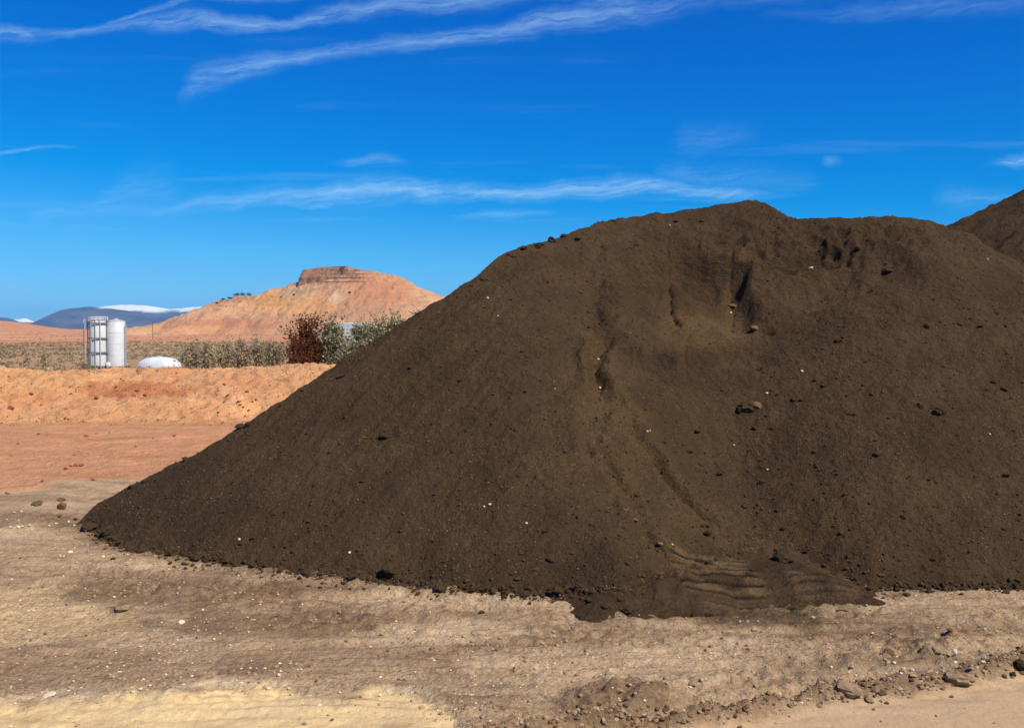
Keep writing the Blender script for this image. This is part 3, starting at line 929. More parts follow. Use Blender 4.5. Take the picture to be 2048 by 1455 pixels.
Cb = lay(Cb, bblob(720, 610, 120, 55, 1) * 0.8, alb(182, 138, 110))
Cb = lay(Cb, bblob(760, 575, 70, 45, 2) * 0.5, alb(195, 131, 91))
Cb = lay(Cb, bblob(580, 608, 90, 28, 3) * 0.7, alb(210, 157, 102))
Cb = lay(Cb, bblob(600, 588, 45, 12, 4) * 0.7, alb(186, 155, 121))
Cb = lay(Cb, bblob(670, 597, 22, 12, 5) * 0.8, alb(212, 180, 148))
Cb = lay(Cb, bblob(470, 650, 220, 22, 6) * 0.5, alb(196, 136, 100))
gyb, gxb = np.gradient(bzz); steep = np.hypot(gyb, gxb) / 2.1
Cb = lay(Cb, sst(steep, 1.1, 2.0) * 0.7 * sst(h, bz(600, 575)[2], bz(600, 566)[2]), alb(110, 82, 66))  # shade of the cap cliffs painted onto steep rock
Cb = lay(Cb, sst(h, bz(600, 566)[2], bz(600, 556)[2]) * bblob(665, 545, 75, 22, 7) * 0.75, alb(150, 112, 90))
Cb = lay(Cb, sst(np.abs(((h - bz(600, 566)[2]) / 6.0 + 0.12 * nn) % 1 - 0.5), 0.28, 0.40) * sst(h, bz(600, 572)[2], bz(600, 564)[2]) * (1 - sst(bqx, 700, 760)) * 0.9, alb(78, 58, 50))  # shadows under the ledges painted as dark bands
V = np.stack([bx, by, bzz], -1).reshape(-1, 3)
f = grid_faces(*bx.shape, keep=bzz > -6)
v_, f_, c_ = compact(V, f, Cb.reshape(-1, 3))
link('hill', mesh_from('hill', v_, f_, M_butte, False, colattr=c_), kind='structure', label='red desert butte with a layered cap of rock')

M_mtn, T = new_mat('far_mountain')
v = T_obj(T)
sno = T.attr('snow')
col = T.mix(T.ramp(T.noise(v, 0.0026, 5.0, 0.6), 0.3, 0.7), tuple(alb(78, 78, 92)), tuple(alb(112, 106, 114)))
col = T.mix(sno, col, tuple(alb(250, 250, 252)))
finish(T, col, 0.9, T.noise(v, 0.009, 5.0, 0.6), 0.7, 28.0)


def mountain(dist, prof, depth, seed, snow_fn):
    dist *= 0.45; depth *= 0.45
    P = [at_dist(a, b, dist) for a, b in prof]
    xs = np.arange(P[0][0], P[-1][0], 10.0)
    top = np.interp(xs, [p[0] for p in P], [p[2] for p in P])
    rows = np.linspace(-1, 1, 61)
    X, Rr = np.meshgrid(xs, rows)
    ridge = top[None, :] + 0 * X
    ridge = ridge + 6 * fbm(X, 0 * X, 230, 3, seed=seed)
    prof_ = np.clip(1 - np.abs(Rr), 0, 1)
    Y = dist + Rr * depth
    g = 1 - np.abs(fbm(X, Y * 0.4, 400, 4, seed=seed + 1)) * 1.5
    Z = -30 + (ridge + 30) * (prof_ ** 0.9) - 28 * (1 - prof_) * prof_ * 2 * g
    pxx, pyy = proj(X, Y, Z)
    s = snow_fn(pxx, Z, X, Y)
    V = np.stack([X, Y, Z], -1).reshape(-1, 3)
    me = mesh_from('mountain', V, grid_faces(*X.shape), M_mtn, True, attrs={'snow': s.ravel()})
    link('mountain', me, kind='structure')


mountain(21000, ((-900, 650), (-500, 640), (-200, 645), (-60, 632), (0, 634), (18, 636), (30, 641), (60, 648), (110, 655), (200, 668)), 2500, 900, lambda p, z, x, y: 0 * p)
mountain(30000, ((-300, 652), (-60, 648), (0, 640), (40, 638), (52, 636), (62, 641), (90, 644), (130, 650), (200, 668)), 2500, 910,
         lambda p, z, x, y: sst(z + 11 * fbm(x, y, 220, 4, seed=911), at_dist(0, 646, 13500)[2], at_dist(0, 643, 13500)[2]))
mountain(23000, ((60, 668), (84, 655), (92, 645), (104, 631), (120, 621), (140, 616), (180, 613), (215, 616), (260, 622), (310, 634), (420, 640), (600, 655)), 2600, 920,
         lambda p, z, x, y: sst(z + 13 * fbm(x, y, 220, 4, seed=921), at_dist(0, 618, 10350)[2], at_dist(0, 614, 10350)[2]) * sst(p, 185, 215) * 0.9)
mountain(31000, ((150, 630), (200, 613), (245, 609), (290, 610), (340, 618), (400, 613), (480, 622), (600, 640), (800, 660)), 2600, 930,
         lambda p, z, x, y: sst(z + 24 * fbm(x, y, 220, 4, seed=931), at_dist(0, 626, 13950)[2], at_dist(0, 619, 13950)[2]))
# ------------------------------------------------------------------ surface lookups
def surf_z(x, y):
    x = np.atleast_1d(np.asarray(x, float)); y = np.atleast_1d(np.asarray(y, float))
    g = ground_height(x, y)
    p = np.full(x.shape, -9.0)
    m = (x > -6.2) & (x < 9.6) & (y > 7.9) & (y < 25)
    if m.any(): p[m] = pile_height(x[m], y[m])
    return np.maximum(g, p)


def hit(px, py, lo=4.5, hi=36.0):
    """world point of the surface seen at a photo point"""
    rx, ry, rz = ray(px, py)
    d = np.geomspace(lo, hi, 900)
    x = rx / ry * d
    z = np.where((x > -6.2) & (x < 9.6) & (d > 7.9) & (d < 25), np.maximum(pile_height(x, d, False) + 0.05, 0), 0)
    z = np.where(d > 24, 1.45 * sst(d, 24.5, 30.0), z) + 0.12
    i = int(np.argmax(z > CAM_H + rz / ry * d))
    d = np.linspace(d[max(i - 2, 0)], d[i] + 1.6, 110)
    z = surf_z(rx / ry * d, d)
    ok = z > CAM_H + rz / ry * d
    i = int(np.argmax(ok)) if ok.any() else len(d) - 1
    d2 = np.linspace(d[max(i - 1, 0)], d[i], 8)
    z2 = surf_z(rx / ry * d2, d2)
    j = int(np.argmax(z2 > CAM_H + rz / ry * d2))
    return Vector((rx / ry * d2[j], d2[j], float(z2[j])))


# ------------------------------------------------------------------ clods and stones
def rock_mesh(name, seed, mat, sub=3, rough=0.22, flat=0.8, cuts=7):
    bm = bmesh.new()
    bmesh.ops.create_icosphere(bm, subdivisions=sub, radius=1.0)
    r = random.Random(seed)
    pl = []
    for _ in range(cuts):
        d = Vector((r.gauss(0, 1), r.gauss(0, 1), r.gauss(0, 1))).normalized()
        pl.append((d, r.uniform(0.55, 0.85)))
    sc = Vector((r.uniform(0.8, 1.2), r.uniform(0.75, 1.05), flat * r.uniform(0.75, 1.05)))
    co = np.array([v.co[:] for v in bm.verts])
    n = fbm(co[:, 0] * 1 + 7 * seed, co[:, 1] + co[:, 2] * 1.7, 0.9, 3, seed=seed) * rough + fbm(co[:, 0] + co[:, 2], co[:, 1] - co[:, 2] + 3 * seed, 0.3, 2, seed=seed + 5) * rough * 0.4
    for v, k in zip(bm.verts, n):
        c = v.co.copy()
        for d, o in pl:
            t = c.dot(d)
            if t > o: c -= d * (t - o) * 0.85
        c *= 1 + k
        v.co = Vector((c.x * sc.x, c.y * sc.y, c.z * sc.z))
    me = bpy.data.meshes.new(name); bm.to_mesh(me); bm.free()
    me.materials.append(mat)
    for p in me.polygons: p.use_smooth = False
    return me


ROCKS = {}
for nm, mt, cnt in (('dark', M_clod_dark, 8), ('brown', M_clod_brown, 5), ('tan', M_clod_tan, 6), ('red', M_clod_red, 3), ('white', M_stone_white, 5)):
    ROCKS[nm] = [rock_mesh('clod', 31 * i + len(nm) * 7, mt, sub=3 if nm in ('dark', 'tan') else 2, rough=0.26 if nm != 'white' else 0.12) for i in range(cnt)]


def clod(px, py, wpx, kind, label, group=None, cat='clod', name='dirt_clod', sink=0.35, hk=1.0, i=None, hi=36.0):
    """a lump about wpx photo pixels wide, resting where the photo shows it"""
    p = hit(px, py, hi=hi)
    r = wpx / FPX * p.y * 0.5
    ms = ROCKS[kind]
    o = bpy.data.objects.new(name, ms[(rnd.randrange(99) if i is None else i) % len(ms)])
    o.location = (p.x, p.y + r * 0.3, p.z + r * (0.55 - sink) * hk)
    o.rotation_euler = (rnd.uniform(-.3, .3), rnd.uniform(-.3, .3), rnd.uniform(0, 6.28))
    o.scale = (r * 1.05, r * 1.05, r * 1.05 * hk)
    COL.objects.link(o)
    o['label'] = label; o['category'] = cat
    if group: o['group'] = group
    PLACED.append((o, px, py))
    return o


PLACED = []
G_FOOT = 'dark clods along the foot of the big pile'
clod(780, 1156, 42, 'dark', 'largest dark clod standing upright at the foot of the pile, centre left', G_FOOT, sink=0.05, hk=1.15, i=0)
clod(178, 1060, 36, 'dark', 'rounded dark clod at the far left tip of the big pile', G_FOOT, sink=0.1, hk=0.75, i=1)
clod(212, 1068, 34, 'dark', 'dark clod just right of the one at the left tip of the pile', G_FOOT, sink=0.15, hk=0.85, i=2)
clod(338, 1112, 24, 'dark', 'dark clod beside a pale notch of sand near the left end of the foot', G_FOOT, sink=0.1, i=3)
clod(880, 1182, 32, 'dark', 'low dark clod at the foot, next right of the upright largest clod', G_FOOT, sink=0.2, i=4)
clod(1112, 1192, 36, 'dark', 'broad dark clod at the foot below the middle of the pile', G_FOOT, sink=0.15, i=5)
clod(1258, 1224, 28, 'dark', 'flat dark clod lying on pale sand where the foot bulges out', G_FOOT, sink=0.15, hk=0.7, i=6)
clod(705, 1158, 28, 'dark', 'low dark clod at the foot just left of the upright largest clod', G_FOOT, sink=0.2, hk=0.7, i=7)
clod(1580, 1135, 62, 'dark', 'biggest half-buried clod overhanging the wheel marks at the pile foot', None, sink=0.30, hk=0.75, i=3)
for q in ((262, 1100, 20), (285, 1104, 24), (392, 1120, 26), (412, 1122, 20), (455, 1126, 18), (470, 1128, 18), (505, 1133, 17), (520, 1134, 14), (560, 1142, 13), (612, 1150, 20), (640, 1150, 14),
          (690, 1160, 10), (816, 1164, 18), (830, 1166, 10), (960, 1183, 22), (985, 1188, 16), (1010, 1190, 20), (1052, 1192, 22), (1145, 1196, 14), (1180, 1204, 14), (1212, 1214, 20), (240, 1088, 20),
          (225, 1078, 16), (1738, 1180, 14), (1752, 1181, 14), (1808, 1176, 20), (1822, 1174, 12), (1860, 1178, 10), (1928, 1177, 12), (1990, 1177, 9), (365, 1110, 14), (545, 1132, 12), (660, 1152, 12), (735, 1160, 14), (905, 1184, 12), (1035, 1186, 14), (1085, 1195, 12)):
    clod(q[0], q[1], q[2], 'dark', 'small dark clod in the ragged row along the foot of the big pile', 'small dark clods along the foot of the big pile', sink=0.2, hk=0.8)

# lumps lying on the face
clod(1492, 822, 46, 'dark', 'angular dark clod casting a black shadow, right centre of the face', None, sink=0.25, hk=0.8, i=2)
clod(1514, 816, 26, 'brown', 'paler flat-faced clod touching the angular clod at right centre', None, sink=0.2, i=1)
clod(1880, 828, 30, 'dark', 'round half-buried clod on the right of the pile face', None, sink=0.3, i=1)
clod(1840, 815, 16, 'dark', 'small clod up-left of the round half-buried one on the right', None, sink=0.2)
clod(770, 876, 26, 'dark', 'flat dark slab lying alone on the left of the pile face', None, sink=0.1, hk=0.35, i=5)
clod(680, 755, 18, 'dark', 'thin dark slab high on the left edge of the face', None, sink=0.1, hk=0.35, i=5)
clod(1270, 1042, 20, 'brown', 'small pale-topped clod beside the gully low on the face', None, sink=0.2, hk=0.6)
clod(1322, 1090, 18, 'brown', 'second pale-topped clod lower down the same gully', None, sink=0.2, hk=0.6)
clod(1105, 1118, 26, 'dark', 'curved dark clod low on the face above the foot, centre', None, sink=0.3, hk=0.6)
clod(1676, 684, 20, 'dark', 'dark oval clod right of the bowl on the upper face', None, sink=0.1, hk=0.5)
clod(1775, 545, 26, 'dark', 'broad dark clod under the crest on the right', None, sink=0.2, hk=0.6)
clod(1718, 500, 16, 'dark', 'dark clod in the rubble just below the flat part of the crest', None, sink=0.1)
clod(1510, 658, 28, 'brown', 'rounded lump at the lower lip of the bowl', None, sink=0.3, hk=0.6)
clod(1468, 614, 20, 'brown', 'small lump in the middle of the bowl under the crack', None, sink=0.3, hk=0.7)
clod(1855, 655, 20, 'dark', 'dark clod below the nose of the pile on the right', None, sink=0.2)
clod(1490, 1015, 16, 'dark', 'dark clod low right of the gully, above the wheel marks', None, sink=0.2)
clod(1522, 968, 16, 'dark', 'dark clod above right of the gully end', None, sink=0.2)
clod(1418, 1070, 20, 'dark', 'jagged dark clod between the two gullies near the foot', None, sink=0.2)
G_FACE = 'small dark clods scattered over the face of the big pile'
for q in ((1555, 1022, 10), (1567, 1058, 10), (1808, 1036, 12), (1866, 1120, 12), (2012, 953, 14), (1755, 910, 14), (1752, 882, 8), (1820, 1062, 8), (2008, 1060, 12), (2042, 1030, 9), (1440, 950, 12),
          (1402, 930, 12), (1380, 905, 12), (1510, 858, 10), (1545, 860, 12), (1650, 772, 12), (1590, 800, 11), (1604, 802, 9), (1555, 790, 8), (1445, 782, 8), (1395, 865, 14), (1330, 885, 12), (1545, 755, 9),
          (1630, 762, 9), (1995, 628, 14), (1920, 650, 10), (1868, 600, 9), (1690, 655, 10), (1746, 582, 9), (1960, 655, 9), (2010, 780, 14), (1990, 765, 12), (1745, 790, 9), (920, 762, 10), (1095, 565, 9),
          (955, 702, 9), (1045, 704, 8), (1178, 656, 9), (1177, 625, 9), (942, 573, 10), (965, 560, 9), (1205, 494, 9), (1230, 444, 10), (1352, 444, 10), (1404, 444, 9), (1050, 785, 9), (1017, 785, 7),
          (820, 738, 9), (724, 965, 10), (628, 972, 10), (660, 905, 9), (466, 965, 10), (1090, 1065, 12), (1052, 1012, 9), (905, 905, 8), (1130, 905, 10), (620, 1062, 9), (1255, 1128, 10), (548, 1030, 9),
          (505, 1078, 10), (720, 720, 8), (1155, 480, 14), (1030, 515, 12), (1515, 740, 8), (1905, 890, 9), (1860, 960, 9), (1690, 990, 8), (1630, 905, 9), (1710, 830, 9), (1940, 1105, 9), (1700, 1060, 8)):
    clod(q[0], q[1], q[2] * 1.15, 'dark', 'small dark clod lying loose on the sloping face of the big pile', G_FACE, sink=0.12, hk=0.75)
G_SKY = 'clods standing out along the left skyline of the pile'
for q in ((1046, 497, 16), (1075, 492, 18), (1082, 488, 12), (1104, 480, 22), (1126, 471, 14), (1018, 508, 12), (480, 853, 22), (497, 848, 18), (370, 918, 16), (562, 808, 12), (288, 962, 14), (262, 972, 12), (605, 778, 10)):
    clod(q[0], q[1] + 3, q[2], 'dark', 'dark clod breaking the left skyline of the big pile', G_SKY, sink=0.1, hk=0.8)

# yard clods
clod(122, 1018, 24, 'brown', 'lower of the two stacked brown clods left of the pile tip', None, sink=0.1, i=0)
clod(122, 1002, 18, 'brown', 'upper of the two stacked brown clods left of the pile tip', None, sink=0.1, hk=0.7, i=1)
clod(72, 1010, 22, 'brown', 'flat brown clod farthest left in the yard beyond the pale stones', None, sink=0.1, hk=0.6, i=2)
clod(118, 1034, 12, 'brown', 'small brown clod in front of the stacked pair left of the pile', None, sink=0.1)
clod(150, 1040, 11, 'brown', 'small brown clod between the stacked pair and the pile tip', None, sink=0.1)
clod(210, 1098, 10, 'brown', 'lone tiny brown clod on the sand below the pile tip', None, sink=0.1)
for q in ((150, 932, 12), (162, 932, 12), (142, 933, 8), (348, 872, 9), (330, 912, 12), (345, 915, 10), (172, 873, 10), (420, 862, 8), (320, 936, 12), (300, 938, 8), (185, 960, 10), (84, 963, 8), (14, 988, 10)):
    clod(q[0], q[1], q[2], 'red', 'small red-brown clod on the red flat behind the pile tip', 'red-brown clods on the red flat', sink=0.1, hk=0.7)
for q in ((192, 797, 12), (266, 790, 12), (245, 775, 8), (62, 789, 10), (477, 804, 9), (479, 811, 9), (494, 784, 8), (448, 765, 9), (20, 818, 14), (130, 838, 9), (290, 782, 12), (275, 780, 9), (512, 800, 7), (455, 792, 8), (180, 772, 7), (232, 770, 8)):
    clod(q[0], q[1], q[2], 'red', 'dark red clod stuck on the face of the orange cut bank', 'clods on the cut bank', sink=0.1, hk=0.8, hi=33.0)
clod(2044, 1340, 34, 'dark', 'blackish clod at the right edge on top of the windrow', None, sink=0.05, hk=1.0, i=3)
clod(2026, 1352, 16, 'dark', 'small blackish clod just left of the one at the right edge', None, sink=0.1, i=2)
clod(1700, 1390, 46, 'tan', 'flat-topped tan clod, largest on the windrow', None, sink=0.15, hk=0.9, i=0)
clod(1740, 1400, 26, 'tan', 'low tan clod leaning on the right end of the flat-topped one', None, sink=0.2, hk=0.6, i=1)
clod(1812, 1381, 22, 'tan', 'tan clod on the windrow between the flat-topped one and the crest', None, sink=0.2, i=2)
clod(1839, 1374, 11, 'brown', 'tiny round clod standing clear of the windrow', None, sink=0.0)
clod(1920, 1362, 58, 'tan', 'humped tan clod, broad and low, on the windrow near the right edge', None, sink=0.3, hk=0.7, i=3)
clod(1385, 1369, 24, 'tan', 'pointed clod sticking out of the ground above the windrow', None, sink=0.1, hk=0.7, i=4)
clod(1581, 1412, 14, 'tan', 'small clod near the left part of the windrow', None, sink=0.2)
clod(1240, 1384, 22, 'tan', 'clod crowning the low mound at bottom centre', None, sink=0.2, hk=0.8, i=5)
clod(1780, 1308, 26, 'brown', 'crumbly dark clod left of the white pebbles on the right', None, sink=0.2, hk=0.7)
clod(1880, 1302, 34, 'tan', 'grey-tan lump beside the elongated white stone', None, sink=0.3, hk=0.6)
clod(245, 1220, 34, 'tan', 'broken tan lump in the yard at lower left', None, sink=0.3, hk=0.7)
clod(1900, 1262, 12, 'brown', 'small clod by itself on the tracked ground, far right', None, sink=0.2)
G_WR = 'clods in the windrow beside the haul road'
for k in range(48):
    px = rnd.uniform(1000, 2046)
    py = float(np.interp(px, [1000, 1180, 1330, 1480, 1600, 1700, 1800, 1900, 2048], [1462, 1446, 1440, 1424, 1410, 1392, 1384, 1364, 1338])) + rnd.gauss(0, 6)
    clod(px, py, rnd.uniform(5, 16), 'tan' if rnd.random() < 0.6 else 'brown', 'small crumbly clod in the windrow beside the smooth haul road', G_WR, sink=0.25, hk=0.8)
for k in range(26):
    px = 1235 + rnd.gauss(0, 60); py = 1410 + abs(rnd.gauss(0, 20))
    clod(px, py, rnd.uniform(7, 16), 'tan' if rnd.random() < 0.6 else 'brown', 'small clod on the broken mound at bottom centre', 'clods on the low mound at bottom centre', sink=0.25, hk=0.8)

# pale stones
def stone(px, py, w, label, group=None, **k):
    return clod(px, py, w, 'white', label, group, cat='stone', name='pale_stone', **k)


stone(1623, 540, 11, 'brightest white stone high on the pile face, in the hollow right of the bowl', None, sink=0.0)
stone(1910, 1312, 14, 'elongated white stone standing on the tracked ground at right', None, sink=-0.2, hk=1.6, i=0)
stone(1911, 1325, 9, 'small white stone just below the elongated one', None)
stone(1808, 1338, 11, 'white stone at the centre of the pebble cluster above the windrow', None)
stone(362, 1246, 15, 'largest white stone in the yard at lower left', None, i=1)
stone(98, 1390, 24, 'flat pale slab on the edge of the yellow sand, bottom left', None, hk=0.4, i=2)
stone(536, 1378, 13, 'pale pointed stone at the edge of the yellow sand, centre left', None, i=3)
for q in ((975, 598, 7), (996, 633, 5), (1200, 777, 7), (1197, 720, 6), (1604, 744, 7), (1534, 788, 7), (1295, 864, 6), (1468, 892, 6), (1340, 452, 5), (1975, 520, 6), (1462, 627, 6), (1110, 778, 4), (1300, 862, 4), (740, 1160, 5),
          (1345, 1090, 6), (1322, 1088, 6), (478, 1080, 7), (699, 1106, 7), (1053, 1048, 7), (980, 1010, 7), (968, 1014, 6), (1980, 870, 6), (1535, 940, 5)):
    stone(q[0], q[1], q[2], 'small pale stone embedded in the dark face of the big pile', 'small pale stones on the big pile', sink=0.0)
for q in ((20, 1056, 8), (36, 1056, 9), (44, 1054, 7), (60, 1052, 7), (28, 1026, 6), (42, 1024, 6), (140, 1107, 10), (120, 1113, 6), (206, 1115, 8), (98, 1053, 7), (112, 1048, 6), (137, 1045, 7), (148, 1052, 6), (153, 1125, 5), (255, 1110, 5)):
    stone(q[0], q[1], q[2], 'small white stone on the sand left of the pile tip', 'white stones left of the pile tip', sink=0.0)
for q in ((1789, 1327, 8), (1824, 1341, 9), (1802, 1349, 8), (1773, 1348, 5), (1663, 1336, 8), (1967, 1326, 9), (1955, 1336, 7), (1886, 1343, 7), (1874, 1346, 5), (1970, 1260, 8), (1998, 1343, 5), (1560, 1390, 7), (1380, 1376, 8), (1712, 1352, 6)):
    stone(q[0], q[1], q[2], 'small white pebble on the tracked ground above the windrow', 'white pebbles above the windrow', sink=0.0)
for q in ((58, 1262, 8), (428, 1280, 8), (355, 1187, 5), (228, 1195, 6), (176, 1203, 6), (460, 1291, 6), (440, 1268, 5), (497, 1265, 6), (495, 1236, 6), (405, 1221, 7), (520, 1210, 6), (470, 1187, 5), (557, 1352, 10), (578, 1378, 8),
          (548, 1345, 5), (602, 1340, 6), (740, 1296, 9), (830, 1345, 6), (860, 1225, 5), (705, 1262, 4), (505, 1200, 5), (280, 1380, 10), (265, 1385, 9), (300, 1372, 7), (410, 1386, 7), (680, 1386, 7), (760, 1392, 8), (30, 1408, 8), (40, 1360, 5)):
    stone(q[0], q[1], q[2], 'small pale stone lying loose in the near yard', 'pale stones in the near yard', sink=0.0)

# every repeat gets a label that says where it lies
ORD = ['first', 'second', 'third', 'fourth', 'fifth', 'sixth', 'seventh', 'eighth', 'ninth', 'tenth', 'eleventh', 'twelfth', 'thirteenth', 'fourteenth', 'fifteenth', 'sixteenth']
REGIONS = {
    'small dark clod in the ragged row along the foot of the big pile': ('small dark clod at pile foot', ((430, 'near its left tip'), (690, 'left of upright large clod'), (1000, 'right of upright large clod'), (1300, 'below the gullies'), (9999, 'right of the wheel marks')), None),
    'small dark clod lying loose on the sloping face of the big pile': ('small dark clod on pile face', ((800, 'far left'), (1130, 'left of the gullies'), (1330, 'by the gullies'), (1520, 'right of the gullies'), (1700, 'below the dug hollow'), (1880, 'right part'), (9999, 'right edge')), ((700, 'high up'), (900, 'half way up'), (9999, 'low down'))),
    'dark clod breaking the left skyline of the big pile': ('dark clod on the pile skyline', ((700, 'low on the left edge'), (9999, 'on the left shoulder')), None),
    'small red-brown clod on the red flat behind the pile tip': ('red-brown clod on the red flat', ((200, 'towards the photo edge'), (9999, 'towards the dark pile')), ((900, 'far part'), (9999, 'near part'))),
    'dark red clod stuck on the face of the orange cut bank': ('dark red clod on orange bank', ((150, 'at its left end'), (340, 'below the silos and tank'), (9999, 'towards the dark pile')), None),
    'small crumbly clod in the windrow beside the smooth haul road': ('small crumbly clod in windrow', ((1300, 'at its left end'), (1480, 'left part'), (1660, 'left of flat-topped clod'), (1830, 'right of flat-topped clod'), (9999, 'near the right edge')), None),
    'small clod on the broken mound at bottom centre': ('small clod on the low broken mound', ((1190, 'left side'), (1240, 'left of its crown'), (1290, 'right of its crown'), (9999, 'right side')), None),
    'small pale stone embedded in the dark face of the big pile': ('small pale stone in pile face', ((1100, 'left part'), (1400, 'by the gullies'), (9999, 'right part')), ((700, 'high up'), (950, 'half way up'), (9999, 'low down'))),
    'small white stone on the sand left of the pile tip': ('small white stone left of pile tip', ((80, 'near photo edge'), (9999, 'near the pile')), ((1040, 'behind pale streak'), (1080, 'on pale streak'), (9999, 'before pale streak'))),
    'small white pebble on the tracked ground above the windrow': ('small white pebble behind the windrow', ((1750, 'left part'), (1850, 'in the cluster'), (9999, 'right part')), None),
    'small pale stone lying loose in the near yard': ('small pale stone in near yard', ((300, 'far left'), (500, 'left'), (9999, 'towards the middle')), ((1250, 'nearer the pile'), (1330, 'half way'), (9999, 'by yellow sand'))),
}
for key, (stem, cols, rows) in REGIONS.items():
    buckets = {}
    for o, px, py in PLACED:
        if o['label'] == key:
            a = next(t for lim, t in cols if px < lim)
            b = next(t for lim, t in rows if py < lim) if rows else ''
            buckets.setdefault((a, b), []).append((px, o))
    for (a, b), lst in buckets.items():
        lst.sort(key=lambda q: q[0])
        for k, (px, o) in enumerate(lst):
            t = stem + ', ' + a + (', ' + b if b else '')
            if len(lst) > 1: t += ', ' + (ORD[k] + ' from left' if k < 16 else 'last from left')
            o['label'] = t

# ------------------------------------------------------------------ grit and pebbles nobody could count
PHI = (1 + 5 ** 0.5) / 2
ICO_V = np.array([(-1, PHI, 0), (1, PHI, 0), (-1, -PHI, 0), (1, -PHI, 0), (0, -1, PHI), (0, 1, PHI), (0, -1, -PHI), (0, 1, -PHI), (PHI, 0, -1), (PHI, 0, 1), (-PHI, 0, -1), (-PHI, 0, 1)]) / math.sqrt(1 + PHI * PHI)
ICO_F = np.array([(0, 11, 5), (0, 5, 1), (0, 1, 7), (0, 7, 10), (0, 10, 11), (1, 5, 9), (5, 11, 4), (11, 10, 2), (10, 7, 6), (7, 1, 8), (3, 9, 4), (3, 4, 2), (3, 2, 6), (3, 6, 8), (3, 8, 9), (4, 9, 5), (2, 4, 11), (6, 2, 10), (8, 6, 7), (9, 8, 1)])
OCT_V = np.array([(1, 0, 0), (-1, 0, 0), (0, 1, 0), (0, -1, 0), (0, 0, 1), (0, 0, -1)], float)
OCT_F = np.array([(0, 2, 4), (2, 1, 4), (1, 3, 4), (3, 0, 4), (2, 0, 5), (1, 2, 5), (3, 1, 5), (0, 3, 5)])
rng = np.random.default_rng(11)


def grains(name, x, y, r, mat, ico=True, lift=0.2, zf=surf_z, flat=0.75, label=None):
    V0, F0 = (ICO_V, ICO_F) if ico else (OCT_V, OCT_F)
    n = len(x); k = len(V0)
    z = zf(x, y)
    jit = rng.uniform(0.65, 1.25, (n, k, 1))
    v = V0[None] * jit
    a = rng.uniform(0, 6.283, n); ca, sa = np.cos(a)[:, None], np.sin(a)[:, None]
    sx_ = rng.uniform(0.75, 1.35, (n, 1))
    vx = v[..., 0] * sx_ * ca - v[..., 1] * sa
    vy = v[..., 0] * sx_ * sa + v[..., 1] * ca
    v = np.stack([vx, vy, v[..., 2] * flat], -1) * r[:, None, None]
    v += np.stack([x, y, z + lift * r], -1)[:, None, :]
    fcs = (F0[None] + (np.arange(n) * k)[:, None, None]).reshape(-1, 3)
    me = mesh_from(name, v.reshape(-1, 3), fcs, mat, False)
    o = link(name, me, kind='stuff')
    if label: o['label'] = label
    return o


def pick_pile(n, clump=0.0, seed=0):
    x = rng.uniform(-5.6, 8.6, n * 3); y = 8.2 + rng.uniform(0, 1, n * 3) ** 1.3 * 8.3
    F = front_plane_dist(x, y)
    yr = np.interp(x, RX, RY)
    ok = (F > -0.02) & (y < yr + 0.1)
    smoothz = sst(bump(x, y, P0(1400, 640), 1.0, 1.3), 0.25, 0.6)
    ok &= rng.uniform(0, 1, n * 3) > smoothz * 0.93
    if clump:
        ok &= (fbm(x, y, 0.9, 3, seed=seed) + rng.uniform(-1, 1, n * 3) * (1 - clump)) > 0.05
    x, y = x[ok][:n], y[ok][:n]
    return x, y


def powr(n, lo, hi, p=3.0):
    return lo + (hi - lo) * rng.uniform(0, 1, n) ** p


x, y = pick_pile(8000)
grains('soil_grit', x, y, powr(len(x), 0.005, 0.022, 4.0), M_clod_dark, label='loose dark crumbs all over the big pile')
x, y = pick_pile(5200, 0.0, 5)
m_ = front_plane_dist(x, y) < 1.1 * rng.uniform(0, 1, len(x)) ** 2.2
grains('soil_lumps', x[m_], y[m_], powr(int(m_.sum()), 0.010, 0.032, 3.0), M_clod_dark, label='coarser dark lumps rolled to the bottom of the big pile')
x, y = pick_pile(4200, 0.5, 5)
grains('soil_grit', x, y, powr(len(x), 0.005, 0.016, 3.0), M_clod_brown, ico=False, label='lighter brown crumbs all over the big pile')
M_fleck = mat_plain('wood_chip_flecks', alb(176, 150, 112), alb(120, 100, 74), 40.0, 0.9, 80, 0.2, 0.002)
x, y = pick_pile(4400, 0.75, 9)
grains('pale_grit', x, y, powr(len(x), 0.004, 0.0105, 2.5), M_fleck, ico=False, lift=0.6, label='pale flecks all over the big pile')


def pick_yard(n, clump=0.5, seed=0, y0=5.7, y1=13.5):
    y = y0 + rng.uniform(0, 1, n * 4) ** 1.4 * (y1 - y0)
    x = rng.uniform(-0.60, 0.60, n * 4) * y
    ok = front_plane_dist(x, y) < 0.03
    qx, qy = proj(x, y, 0 * x)
    ok &= ~((qx > 1150) & (qx < 1720) & (qy < 1232))
    ok &= ~((qy > 1390) & (qx < 900) & (rng.uniform(0, 1, n * 4) < 0.85))
    rd = np.interp(x, [p[0] for p in WINDROW], [p[1] for p in WINDROW]) - y
    ok &= ~((rd > 0.12) & (x > -0.4) & (rng.uniform(0, 1, n * 4) < 0.95))
    ok &= (fbm(x, y, 0.8, 4, seed=seed) + rng.uniform(-1, 1, n * 4) * (1 - clump)) > 0.1
    return x[ok][:n], y[ok][:n]


